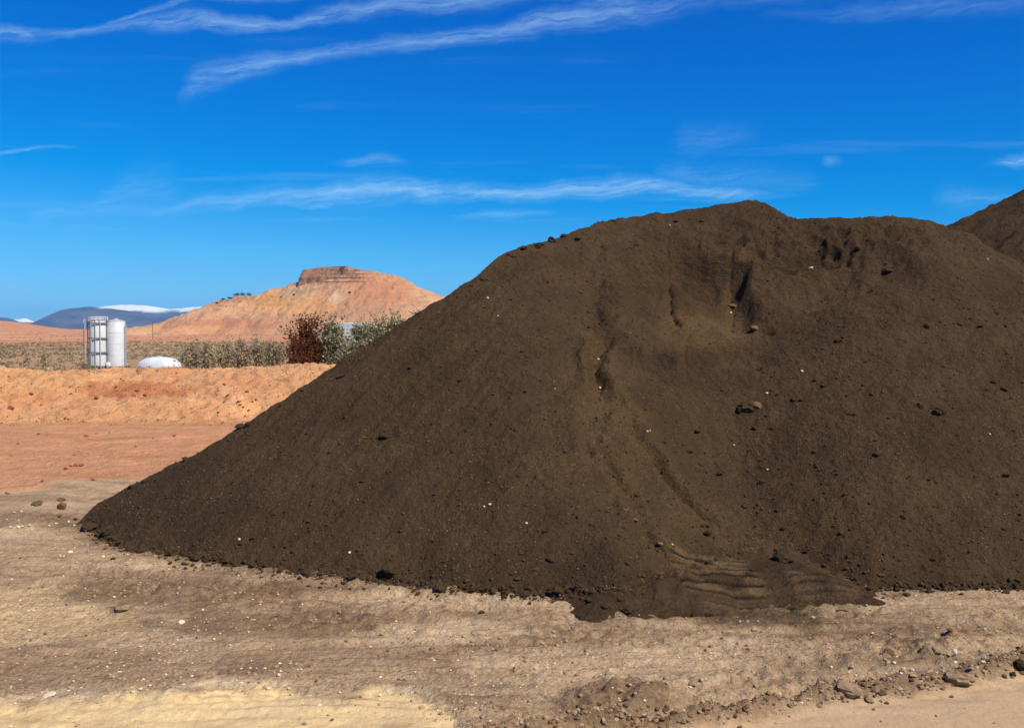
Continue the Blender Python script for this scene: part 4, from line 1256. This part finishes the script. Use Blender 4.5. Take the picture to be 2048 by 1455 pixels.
x, y = pick_yard(3000, 0.6, 41)
grains('yard_pebbles', x, y, powr(len(x), 0.004, 0.022, 4.0), M_clod_tan, label='crumbs of tan soil over the yard')
x, y = pick_yard(1500, 0.7, 47)
grains('yard_pebbles', x, y, powr(len(x), 0.004, 0.018, 4.0), M_clod_brown, ico=False, label='crumbs of brown soil over the yard')
x, y = pick_yard(1300, 0.6, 53)
grains('pale_gravel', x, y, powr(len(x), 0.004, 0.014, 3.0), M_stone_white, ico=False, label='pale gravel over the yard')
# crumbs in and around the windrow and the mound behind it
wx_a = np.array([p[0] for p in WINDROW]); wy_a = np.array([p[1] for p in WINDROW])
x = rng.uniform(-0.3, 4.6, 800); y = np.interp(x, wx_a, wy_a) + rng.normal(0.03, 0.06, 800)
grains('windrow_crumbs', x, y, powr(800, 0.005, 0.022, 3.0), M_clod_tan, label='crumbs of tan soil in the windrow')
x = rng.uniform(-0.3, 4.6, 700); y = np.interp(x, wx_a, wy_a) + rng.normal(0, 0.07, 700)
grains('windrow_crumbs', x, y, powr(700, 0.005, 0.022, 3.0), M_clod_brown, label='crumbs of brown soil in the windrow')
# fringe of crumbs along the foot
t = rng.uniform(0, 1, 2600) * (len(FOOT) - 5) + 2
i0 = t.astype(int); fr = t - i0
fx = FOOTX[i0] + (FOOTX[i0 + 1] - FOOTX[i0]) * fr; fy = FOOTY[i0] + (FOOTY[i0 + 1] - FOOTY[i0]) * fr - rng.exponential(0.09, len(t)) + 0.06
ok_ = (fx < 1.0) | (fx > 3.3)
fx, fy, t = fx[ok_], fy[ok_], t[ok_]
grains('soil_crumbs', fx, fy, powr(len(t), 0.006, 0.034, 3.0), M_clod_dark, label='dark crumbs fringing the foot of the big pile')
# bank and flat
x = rng.uniform(-18, -4, 1900); y = np.where(rng.uniform(0, 1, 1900) < 0.85, rng.uniform(25.5, 32, 1900), rng.uniform(17, 32, 1900))
gz_f = lambda a, b: ground_height(a, b)
grains('bank_crumbs', x, y, powr(1900, 0.012, 0.05, 4.0), M_clod_red, ico=False, zf=gz_f, label='crumbs on the red flat and bank')


# ------------------------------------------------------------------ plants
def leaf_mat(name, c1, c2):
    m, T = new_mat(name)
    g = T.n('ShaderNodeNewGeometry')
    r = g.outputs['Random Per Island']
    col = T.mix(r, tuple(c1), tuple(c2))
    p = T.n('ShaderNodeBsdfPrincipled', {'Base Color': col, 'Roughness': 0.85, 'Specular IOR Level': 0.15})
    tr = T.n('ShaderNodeBsdfTranslucent', {'Color': col})
    mx = T.n('ShaderNodeMixShader', {0: 0.2, 1: p, 2: tr})
    T.n('ShaderNodeOutputMaterial', {'Surface': mx})
    return m


M_bark = mat_plain('grey_bark', alb(132, 110, 88), alb(92, 76, 60), 20.0)
L_tan = leaf_mat('dry_twigs', alb(206, 188, 158), alb(140, 124, 102))
L_green = leaf_mat('olive_leaves', alb(188, 182, 152), alb(92, 90, 66))
L_rust = leaf_mat('rust_leaves', alb(126, 70, 44), alb(88, 46, 28))
L_scrub = leaf_mat('scrub_leaves', alb(180, 166, 138), alb(118, 106, 84))
L_dark = leaf_mat('juniper_leaves', alb(84, 82, 54), alb(52, 54, 36))


def tris_cloud(c, size, r, up=0.4):
    """little leaf-sized triangles centred at the points c"""
    n = len(c)
    a = r.normal(0, 1, (n, 3)); a /= np.linalg.norm(a, axis=1)[:, None]
    b = r.normal(0, 1, (n, 3)); b[:, 2] += up
    b -= (a * b).sum(1)[:, None] * a; b /= np.linalg.norm(b, axis=1)[:, None]
    s = size[:, None] if hasattr(size, '__len__') else size
    v = np.stack([c - a * s * 0.35, c + a * s * 0.35, c + b * s], 1)
    return v.reshape(-1, 3), np.arange(n * 3).reshape(-1, 3)


def stick_mesh(segs):
    """three-sided tapering sticks: (p, q, r0, r1)"""
    V, F = [], []
    for p, q, r0, r1 in segs:
        d = (q - p); L = np.linalg.norm(d)
        if L < 1e-6: continue
        d = d / L
        a = np.cross(d, (0.3, 0.2, 0.93)); a /= np.linalg.norm(a); b = np.cross(d, a)
        k = len(V)
        for cpt, rr in ((p, r0), (q, r1)):
            for i in range(3):
                th = i * 2.0944
                V.append(cpt + rr * (math.cos(th) * a + math.sin(th) * b))
        for i in range(3):
            j = (i + 1) % 3
            F.append((k + i, k + j, k + 3 + j)); F.append((k + i, k + 3 + j, k + 3 + i))
    return np.array(V), np.array(F)


def bush(name, label, cat, loc, w, h, leaf, nleaf, lsize, seed, nstem=14, upright=0.6, gaps=0.25, group=None, twigs=0):
    r = np.random.default_rng(seed)
    root = thing(name, label, cat, loc, 0, group)
    segs, tips = [], []
    for i in range(nstem):
        az = r.uniform(0, 6.283); sp = r.uniform(0.05, 1.0)
        base = np.array([math.cos(az), math.sin(az), 0]) * 0.08 * w
        end = np.array([math.cos(az) * sp * w * 0.45, math.sin(az) * sp * w * 0.45, h * r.uniform(0.6, 0.98) * (1 - 0.35 * sp ** 2)])
        mid = base * 0.5 + end * 0.5 + r.normal(0, 0.05, 3) * h; mid[2] = end[2] * r.uniform(0.4, 0.6)
        segs += [(base, mid, 0.018 * h, 0.011 * h), (mid, end, 0.011 * h, 0.004 * h)]
        for j in range(5):
            s = mid + (end - mid) * r.uniform(-0.6, 0.9)
            e = s + (r.normal(0, 1, 3) * (0.16, 0.16, 0.08) * w * 0.8 + np.array([0, 0, 0.14 * h]))
            segs.append((s, e, 0.006 * h, 0.002 * h)); tips.append(e); tips.append((s + e) / 2)
        tips += [end, mid * 0.4 + end * 0.6]
        for j in range(twigs):
            s = base + (end - base) * r.uniform(0.1, 1.0)
            e = s + r.normal(0, 1, 3) * (0.10, 0.10, 0.10) * w + np.array([0, 0, 0.16 * h])
            segs.append((s, e, 0.0045 * h, 0.0015 * h))
    V, F = stick_mesh(segs)
    link('branches', mesh_from('branches', V, F, M_bark if not twigs else L_tan, False), root)
    tips = np.array(tips)
    keepn = int(len(tips) * (1 - gaps))
    tips = tips[r.permutation(len(tips))[:keepn]]
    c = tips[r.integers(0, len(tips), nleaf)] + r.normal(0, 1, (nleaf, 3)) * (0.085 * w, 0.085 * w, 0.055 * h)
    low = r.uniform(0, 1, nleaf) < 0.22
    c[low, 2] *= r.uniform(0.1, 0.8, low.sum())
    c[:, 2] = np.clip(c[:, 2], 0.02, None)
    V, F = tris_cloud(c, r.uniform(0.6, 1.4, nleaf) * lsize, r, upright)
    link('foliage', mesh_from('foliage', V, F, leaf, False), root)
    return root


def ground_at(px, d, py_fallback=None):
    x = (px - 1024) / FPX * d
    return x, d, float(ground_height(np.array([x]), np.array([float(d)]))[0])


def b_at(name, label, cat, px, d, wpx, top_py, *a, **k):
    x, y, z = ground_at(px, d)
    h = at_dist(px, top_py, d)[2] - z
    return bush(name, label, cat, (x, y, z - 0.03), wpx / FPX * d, h, *a, **k)


b_at('shrub', 'rust-brown shrub left of the olive bushes on the bank top', 'shrub', 612, 60, 92, 628, L_rust, 5200, 0.15, 201, nstem=18, gaps=0.30)
b_at('shrub', 'low rust-brown shrub at the left foot of the taller rust one', 'shrub', 596, 58.5, 66, 668, L_rust, 1200, 0.13, 202, nstem=9, gaps=0.5)
for i, (px, d, w, top, lab) in enumerate(((662, 60, 70, 640, 'olive-grey bush directly right of the rust-brown shrub'), (724, 62, 64, 640, 'olive bush partly covering the white trailer'),
                                          (754, 60, 66, 632, 'tall olive bush right of the white trailer front'), (794, 61, 66, 622, 'tallest olive bush, last before the pile edge'),
                                          (708, 57.5, 70, 682, 'low olive-grey bush in front of the trailer bushes'), (832, 63, 54, 624, 'olive bush mostly hidden by the pile edge'))):
    b_at('bush', lab, 'bush', px, d, w, top, L_green, 4200, 0.15, 210 + i, nstem=18, gaps=0.12, upright=1.2, group='olive bushes beside the white trailer')
TANS = ((384, 90, 52, 680, 'bare tan bush nearest the low white tank'), (418, 88, 46, 677, 'bare tan bush, second from the white tank'), (452, 91, 46, 684, 'bare tan bush in the middle of the row left'),
        (482, 87, 46, 679, 'bare tan bush in the middle of the row right'), (514, 90, 50, 675, 'bare tan bush, second from the rust-brown shrub'), (548, 86, 46, 678, 'greyish tan bush touching the rust-brown shrub'))
for i, (px, d, w, top, lab) in enumerate(TANS):
    b_at('bare_bush', lab, 'bush', px, d, w, top, L_tan if i != 5 else L_scrub, 2200, 0.16, 230 + i, nstem=14, gaps=0.25, upright=1.4, group='bare tan bushes on the plain behind the bank', twigs=8)
b_at('bare_bush', 'small grey bush left of the twin white silos', 'bush', 168, 100, 34, 722, L_scrub, 500, 0.14, 240, nstem=8)

# scrub of the plain
def scrub(n, y0, y1, u0, u1, smin_, smax, seed, leafs=26):
    r = np.random.default_rng(seed)
    y = y0 + (y1 - y0) * r.uniform(0, 1, n) ** 0.8
    x = r.uniform(u0, u1, n) * y
    keep = fbm(x, y, (y1 - y0) * 0.10, 3, seed=seed) > r.uniform(-1.0, 0.25, n)
    x, y = x[keep], y[keep]; n = len(x)
    z = ground_height(x, y)
    s = r.uniform(smin_, smax, n)
    c = r.normal(0, 1, (n, leafs, 3)) * (0.42, 0.42, 0.26)
    c[..., 2] = np.abs(c[..., 2]) + 0.08
    c = c * s[:, None, None] + np.stack([x, y, z], -1)[:, None, :]
    V, F = tris_cloud(c.reshape(-1, 3), np.repeat(s, leafs) * r.uniform(0.3, 0.65, n * leafs), r, 0.8)
    return V, F


V, F = scrub(2600, 108, 420, -0.60, -0.14, 0.28, 0.8, 301)
link('scrub', mesh_from('scrub', V, F, L_scrub, False), kind='stuff', label='low grey-green scrub over the plain')
V, F = scrub(1100, 108, 420, -0.60, -0.14, 0.25, 0.7, 302)
link('scrub', mesh_from('scrub', V, F, L_tan, False), kind='stuff', label='dry straw-coloured scrub over the plain')
V, F = scrub(900, 420, 1150, -0.62, -0.08, 0.5, 1.2, 303, 14)
link('scrub', mesh_from('scrub', V, F, L_scrub, False), kind='stuff', label='scattered scrub on the red slopes below the butte')
V, F = scrub(1600, 30.6, 56, -0.60, -0.16, 0.06, 0.20, 305, 16)
link('dry_grass', mesh_from('dry_grass', V, F, L_tan, False), kind='stuff', label='dry grass tufts along the top of the cut bank')

# junipers on the shoulder of the butte
def butte_pt(px, d):
    x = (px - 1024) / FPX * d
    return x, d, float(butte_height(np.array([x]), np.array([float(d)]))[0])


for i, (px, d, w, h) in enumerate(((462, 1396, 9, 3.6), (474, 1398, 11, 4.6), (486, 1397, 12, 4.8), (500, 1399, 12, 4.0), (448, 1392, 7, 3), (436, 1385, 6, 2.4), (588, 1340, 3.5, 2.4), (700, 1325, 4, 2.2), (562, 1350, 3, 2.2))):
    p = butte_pt(px, d)
    bush('juniper', ['dark juniper third from the left on the butte shoulder', 'dark juniper fourth from the left on the butte shoulder', 'tallest dark juniper on the butte shoulder', 'rightmost dark juniper on the butte shoulder', 'low juniper second from the left on the butte shoulder', 'lowest juniper at the left end of the butte shoulder', 'small juniper alone below the butte cliff', 'small juniper on the pale right slope of the butte', 'small juniper low on the slope between shoulder and cliff'][i], 'tree', (p[0], p[1], p[2] - 0.3), w, h, L_dark, 260, 0.9, 320 + i, nstem=5,
         group='junipers on the butte shoulder' if i < 6 else 'junipers on the butte slope')
# ------------------------------------------------------------------ tanks, trailer, pole
def stained_steel(name, c1, c2):
    m, T = new_mat(name)
    v = T_obj(T)
    col = T.mix(T.ramp(T.noise(v, 0.9, 5.0, 0.6), 0.3, 0.7), c1, c2)
    runs = T.noise(T.vmul(v, (5.0, 5.0, 0.35)), 1.6, 6.0, 0.7)
    col = T.mix(T.ramp(runs, 0.56, 0.74, 0.0, 0.55), col, tuple(alb(150, 118, 88)))
    col = T.mix(T.ramp(T.noise(v, 7.0, 6.0, 0.7), 0.62, 0.75, 0.0, 0.4), col, tuple(alb(120, 108, 94)))
    finish(T, col, 0.5, T.noise(v, 12.0), 0.1, 0.01, spec=0.4)
    return m


M_white = stained_steel('white_painted_steel', (0.60, 0.60, 0.575), (0.50, 0.505, 0.48))
M_white2 = stained_steel('ribbed_white_steel', (0.54, 0.56, 0.53), (0.45, 0.47, 0.44))
M_poly = mat_plain('white_plastic_tank', (0.60, 0.63, 0.62), (0.50, 0.53, 0.53), 0.9, 0.4, 12, 0.1, 0.01, 0.4)
M_steel = mat_plain('dark_galvanised_steel', (0.16, 0.165, 0.17), (0.10, 0.10, 0.105), 3.0, 0.6, 20, 0.1, 0.005, 0.4)
M_grey = mat_plain('grey_steel', (0.42, 0.42, 0.41), (0.32, 0.32, 0.31), 3.0, 0.6, 20, 0.1, 0.005, 0.4)
M_rust = mat_plain('rusty_steel', (0.20, 0.11, 0.07), (0.11, 0.07, 0.05), 5.0, 0.85)
M_glass, T = new_mat('dark_window_glass')
finish(T, T.mix(T.noise(T_obj(T), 3.0), (0.02, 0.022, 0.026), (0.04, 0.042, 0.048)), 0.12, spec=0.6)
M_wood = mat_plain('weathered_pole_wood', alb(120, 96, 74), alb(84, 66, 50), 3.0)
M_rubber = mat_plain('black_rubber', (0.03, 0.03, 0.03), (0.05, 0.05, 0.048), 9.0)


def bm_lathe(bm, prof, n=40, ang=(0, 2 * math.pi), c=(0, 0)):
    full = abs(ang[1] - ang[0] - 2 * math.pi) < 1e-6
    cnt = n if full else n + 1
    rings = []
    for r_, z_ in prof:
        rings.append([bm.verts.new((c[0] + r_ * math.cos(ang[0] + (ang[1] - ang[0]) * i / n), c[1] + r_ * math.sin(ang[0] + (ang[1] - ang[0]) * i / n), z_)) for i in range(cnt)])
    for a, b in zip(rings[:-1], rings[1:]):
        for i in range(n):
            j = (i + 1) % cnt
            bm.faces.new((a[i], a[j], b[j], b[i]))
    return rings


def bm_box(bm, c, s, rot=None):
    m = Matrix.Translation(c) @ (rot or Matrix.Identity(4)) @ Matrix.Diagonal((s[0], s[1], s[2], 1))
    return bmesh.ops.create_cube(bm, size=1.0, matrix=m)


def bm_tube(bm, p, q, r_, n=8):
    p, q = Vector(p), Vector(q)
    d = q - p
    m = Matrix.Translation((p + q) / 2) @ d.to_track_quat('Z', 'Y').to_matrix().to_4x4()
    bmesh.ops.create_cone(bm, cap_ends=True, segments=n, radius1=r_, radius2=r_, depth=d.length, matrix=m)


def bm_obj(name, bm, mat, parent=None, smooth=False, bevel=0.0, **props):
    if bevel:
        bmesh.ops.bevel(bm, geom=list(bm.edges), offset=bevel, segments=2, affect='EDGES', profile=0.7)
    bmesh.ops.recalc_face_normals(bm, faces=bm.faces)
    me = bpy.data.meshes.new(name); bm.to_mesh(me); bm.free()
    me.materials.append(mat)
    if smooth:
        for p in me.polygons: p.use_smooth = True
        me.set_sharp_from_angle(angle=R(40))
    return link(name, me, parent, **props)


SD = 104.0
PXM = SD / FPX


def base_at(px, d, py=738.0):
    x, y, z = at_dist(px, py, d)
    return x, y, min(z, ground_at(px, d)[2]) if False else ground_at(px, d)[2]


# left silo: banded, with ladder cage
x, y, z = base_at(197, SD)
silo = thing('silo', 'left white silo with dark hoops, uprights and a railing on top', 'silo', (x, y, z), R(8), 'twin white silos behind the bank')
r0 = 16.5 * PXM
H = at_dist(197, 641, SD)[2] - z
bm = bmesh.new(); bm_lathe(bm, [(0.02, 0.42), (r0 * 0.5, 0.40), (r0, 0.62), (r0, H), (r0 * 0.93, H + 0.10), (0.02, H + 0.22)], 44); bm_obj('shell', bm, M_white2, silo, True)
for k, pz in enumerate((646, 676, 704.5, 732)):
    hz = at_dist(197, pz, SD)[2] - z
    bm = bmesh.new()
    rr = r0 + 0.10
    bm_lathe(bm, [(rr, hz - 0.06), (rr + 0.07, hz - 0.06), (rr + 0.07, hz + 0.06), (rr, hz + 0.06), (rr, hz - 0.06)], 44)
    bm_obj('hoop', bm, M_steel, silo, True)
for a in (-168, -118, -90, -62, -12, 45, 90, 135):
    bm = bmesh.new()
    wide = 0.035 if a in (-90,) else 0.06
    cx, cy = (r0 + 0.13) * math.cos(R(a)), (r0 + 0.13) * math.sin(R(a))
    bm_box(bm, (cx, cy, H / 2 + 0.1), (wide * 1.5, wide * 1.5, H - 0.1), Matrix.Rotation(R(a), 4, 'Z'))
    bm_obj('upright', bm, M_grey if a in (-90, -118, -62) else M_steel, silo)
bm = bmesh.new()      # grey ladder tower on the left flank
for sx_ in (-0.22, 0.22):
    bm_tube(bm, (-r0 - 0.40 + sx_ * 0.6, -0.35 - sx_, 0), (-r0 - 0.40 + sx_ * 0.6, -0.35 - sx_, H + 0.2), 0.05)
for k in range(int(H / 0.33)):
    bm_tube(bm, (-r0 - 0.53, -0.13, 0.3 + k * 0.33), (-r0 - 0.27, -0.57, 0.3 + k * 0.33), 0.025, 6)
bm_obj('ladder', bm, M_grey, silo)
bm = bmesh.new()
for k in range(16):
    a = k * 2 * math.pi / 16
    bm_tube(bm, ((r0 + 0.1) * math.cos(a), (r0 + 0.1) * math.sin(a), H), ((r0 + 0.1) * math.cos(a), (r0 + 0.1) * math.sin(a), H + 0.42), 0.03, 6)
for hz in (0.22, 0.42):
    bm_lathe(bm, [(r0 + 0.07, H + hz - .03), (r0 + 0.13, H + hz - .03), (r0 + 0.13, H + hz + .03), (r0 + 0.07, H + hz + .03), (r0 + 0.07, H + hz - .03)], 32)
bm_obj('railing', bm, M_white, silo)
for a in (-135, -90, -45, 45, 135):
    bm = bmesh.new(); bm_box(bm, (r0 * 0.86 * math.cos(R(a)), r0 * 0.86 * math.sin(R(a)), 0.30), (0.16, 0.16, 0.66)); bm_obj('leg', bm, M_grey, silo)
bm = bmesh.new(); bm_lathe(bm, [(0.16, 0.05), (0.16, 0.25), (0.38, 0.46)], 20); bm_obj('outlet', bm, M_steel, silo, True)

# right silo: plain
x, y, z = base_at(233, SD + 0.5)
silo = thing('silo', 'right plain white silo with a smooth wall and no hoops', 'silo', (x, y, z), 0, 'twin white silos behind the bank')
r1 = 17.5 * PXM
H = at_dist(233, 643, SD)[2] - z
bm = bmesh.new(); bm_lathe(bm, [(0.02, 0.42), (r1 * 0.55, 0.36), (r1, 0.55), (r1, H), (r1 * 0.97, H + 0.05)], 44); bm_obj('shell', bm, M_white, silo, True)
bm = bmesh.new(); bm_lathe(bm, [(r1 * 1.02, H + 0.05), (r1 * 1.02, H + 0.11), (0.02, H + 0.26)], 44); bm_obj('roof', bm, M_white, silo, True)
bm = bmesh.new(); bm_lathe(bm, [(0.24, H + 0.20), (0.24, H + 0.36), (0.02, H + 0.38)], 16); bm_obj('hatch', bm, M_grey, silo, True)
for k in (1, 2, 3):
    bm = bmesh.new(); hz = 0.55 + (H - 0.55) * k / 4; bm_lathe(bm, [(r1, hz - 0.02), (r1 + 0.012, hz - 0.02), (r1 + 0.012, hz + 0.02), (r1, hz + 0.02)], 44); bm_obj('weld_seam', bm, M_white, silo, True)
for a in (-150, -100, -60, -20, 60, 120):
    bm = bmesh.new(); bm_box(bm, (r1 * 0.88 * math.cos(R(a)), r1 * 0.88 * math.sin(R(a)), 0.27), (0.17, 0.17, 0.60)); bm_obj('leg', bm, M_grey, silo)
bm = bmesh.new(); bm_tube(bm, (-r1 - 0.12, -0.42, 0.3), (-r1 - 0.12, -0.42, H * 0.84), 0.065); bm_obj('downpipe', bm, M_grey, silo)
bm = bmesh.new(); bm_lathe(bm, [(0.02, 0.46), (0.24, 0.5), (0.32, 0.72), (0.24, 0.94), (0.02, 1.0)], 18, c=(-0.55, -r1 * 0.86)); bm_obj('manhole', bm, M_white, silo, True)
bm = bmesh.new(); bm_tube(bm, (-0.62, -r1 * 0.8, 0.05), (-0.62, -r1 * 0.8, 0.5), 0.12); bm_tube(bm, (-0.62, -r1 * 0.8, 0.32), (-0.1, -r1 * 0.8, 0.32), 0.08); bm_obj('valve', bm, M_steel, silo)
bm = bmesh.new()
for k in range(14):
    bm_box(bm, (r1 + 0.10, -0.1, 0.6 + k * 0.33), (0.06, 0.34, 0.035))
for s_ in (-.27, .07):
    bm_box(bm, (r1 + 0.13, s_, 0.3 + 2.4), (0.05, 0.05, 4.9))
bm_obj('ladder', bm, M_grey, silo)

# low white tank
x, y, z = base_at(319, SD - 2)
tank = thing('tank', 'low white round-shouldered tank right of the twin silos', 'tank', (x, y, z), 0)
Lh, Hh = 44 * PXM, at_dist(319, 713, SD - 2)[2] - z
bm = bmesh.new()
NA, NB = 48, 14
rows_ = []
for j in range(NB + 1):
    t = j / NB * math.pi / 2
    cz, cr = math.sin(t) ** 0.8, math.cos(t) ** 0.62 if j < NB else 0.001
    row = []
    for i in range(NA):
        a = 2 * math.pi * i / NA
        ca_, sa_ = math.cos(a), math.sin(a)
        ex = Lh * (abs(ca_) ** 0.9) * (1 if ca_ > 0 else -1) * (cr * 0.55 + 0.45 * math.cos(t) if j < NB else 0)
        ey = Lh * 0.62 * (abs(sa_) ** 0.9) * (1 if sa_ > 0 else -1) * cr
        rib = 1 + 0.012 * math.cos(a * 16)
        row.append(bm.verts.new((ex * rib, ey * rib, cz * Hh)))
    rows_.append(row)
for a_, b_ in zip(rows_[:-1], rows_[1:]):
    for i in range(NA):
        j = (i + 1) % NA
        bm.faces.new((a_[i], a_[j], b_[j], b_[i]))
bm_obj('shell', bm, M_poly, tank, True)
bm = bmesh.new(); bm_lathe(bm, [(0.32, Hh - 0.06), (0.32, Hh + 0.07), (0.02, Hh + 0.10)], 20); bm_obj('lid', bm, M_grey, tank, True)
bm = bmesh.new(); bm_lathe(bm, [(0.02, 0.95), (0.16, 0.95), (0.2, 1.05), (0.16, 1.15), (0.02, 1.15)], 14, c=(Lh * 0.72, -Lh * 0.2)); bm_obj('vent', bm, M_steel, tank, True)
bm = bmesh.new(); bm_tube(bm, (Lh * 0.80, -Lh * 0.38, 0.0), (Lh * 0.80, -Lh * 0.38, 0.75), 0.07); bm_tube(bm, (Lh * 0.80, -Lh * 0.38, 0.72), (Lh * 0.60, -Lh * 0.2, 0.72), 0.06)
bm_tube(bm, (Lh * 1.0, -Lh * 0.3, 0.0), (Lh * 1.0, -Lh * 0.3, 0.55), 0.06); bm_obj('pipework', bm, M_grey, tank)

# white trailer behind the bushes
x, y, z = ground_at(704, 66)
tr = thing('trailer', 'white box trailer half hidden behind the olive bushes', 'trailer', (x, y, z), R(-4))
Ht = at_dist(690, 645, 66)[2] - z
bm = bmesh.new(); bm_box(bm, (0, 0, 0.7 + (Ht - 0.7) / 2), (2.7, 2.2, Ht - 0.7)); bm_obj('body', bm, M_white, tr, bevel=0.06)
bm = bmesh.new(); bm_box(bm, (0, 0, 0.62), (2.8, 1.9, 0.14)); bm_obj('chassis', bm, M_steel, tr)
for wx_ in (-0.75, 0.6):
    bm = bmesh.new(); bm_box(bm, (wx_, -1.112, Ht - 0.62), (0.5 if wx_ < -0.7 else 0.8, 0.03, 0.5)); w_ = bm_obj('window', bm, M_grey, tr)
    bm = bmesh.new(); bm_box(bm, (wx_, -1.128, Ht - 0.62), (0.4 if wx_ < -0.7 else 0.7, 0.02, 0.40)); bm_obj('pane', bm, M_glass, w_)
for wx_ in (-0.1, 0.7):
    for wy_ in (-0.95, 0.95):
        bm = bmesh.new(); bm_tube(bm, (wx_, wy_ - 0.1, 0.34), (wx_, wy_ + 0.1, 0.34), 0.34, 20); w_ = bm_obj('wheel', bm, M_rubber, tr)
        bm = bmesh.new(); bm_tube(bm, (wx_, wy_ - 0.11, 0.34), (wx_, wy_ + 0.11, 0.34), 0.18, 14); bm_obj('rim', bm, M_grey, w_)
bm = bmesh.new(); bm_tube(bm, (-1.35, 0.6, 0.6), (-2.2, 0, 0.55), 0.05); bm_tube(bm, (-1.35, -0.6, 0.6), (-2.2, 0, 0.55), 0.05); bm_tube(bm, (-2.0, 0, 0), (-2.0, 0, 0.7), 0.05); bm_obj('drawbar', bm, M_steel, tr)

# utility pole on the plain
x, y, z = ground_at(306, 600)
Hp = at_dist(306, 641, 600)[2] - z
pole = thing('utility_pole', 'distant wooden utility pole on the red slope right of the silos', 'pole', (x, y, z), R(30))
bm = bmesh.new(); bmesh.ops.create_cone(bm, cap_ends=True, segments=10, radius1=0.2, radius2=0.13, depth=Hp, matrix=Matrix.Translation((0, 0, Hp / 2))); bm_obj('post', bm, M_wood, pole)
bm = bmesh.new(); bm_box(bm, (0, 0.16, Hp - 0.6), (2.4, 0.14, 0.16)); ca_o = bm_obj('crossarm', bm, M_wood, pole)
for k in (-1.05, -0.4, 0.4, 1.05):
    bm = bmesh.new(); bm_tube(bm, (k, 0.16, Hp - 0.52), (k, 0.16, Hp - 0.28), 0.06); bm_obj('insulator', bm, M_grey, ca_o)

# a stick poking out of the pile's skyline
p = hit(838, 628)
bm = bmesh.new(); bm_tube(bm, (p.x - 0.10, p.y, p.z + 0.01), (p.x + 0.03, p.y + 0.02, p.z + 0.015), 0.008, 6); bm_tube(bm, (p.x - 0.10, p.y, p.z + 0.012), (p.x - 0.15, p.y - 0.01, p.z + 0.05), 0.005, 6)
bm_obj('stick', bm, M_clod_dark, label='small dark stick on the left skyline of the pile below the butte', category='stick')

# ------------------------------------------------------------------ desert air
bm = bmesh.new()
bm_box(bm, (0, 0, 0), (1, 1, 1))
zlo, zhi = -40.0, 470.0
for v_ in bm.verts:
    v_.co = Vector((v_.co.x * 2 * 20000, v_.co.y * 2 * 20000, zlo if v_.co.z < 0 else zhi))
me = bpy.data.meshes.new('haze'); bm.to_mesh(me); bm.free()
mh = bpy.data.materials.new('desert_air'); mh.use_nodes = True
TH = NT(mh.node_tree)
vol = TH.n('ShaderNodeVolumePrincipled', {'Color': (0.12, 0.56, 1.0), 'Density': 4.0e-5, 'Anisotropy': 0.0})
o_ = TH.n('ShaderNodeOutputMaterial'); TH.t.links.new(vol.outputs[0], o_.inputs['Volume'])
me.materials.append(mh)
hz = link('haze', me, kind='stuff', label='thin blue desert air')
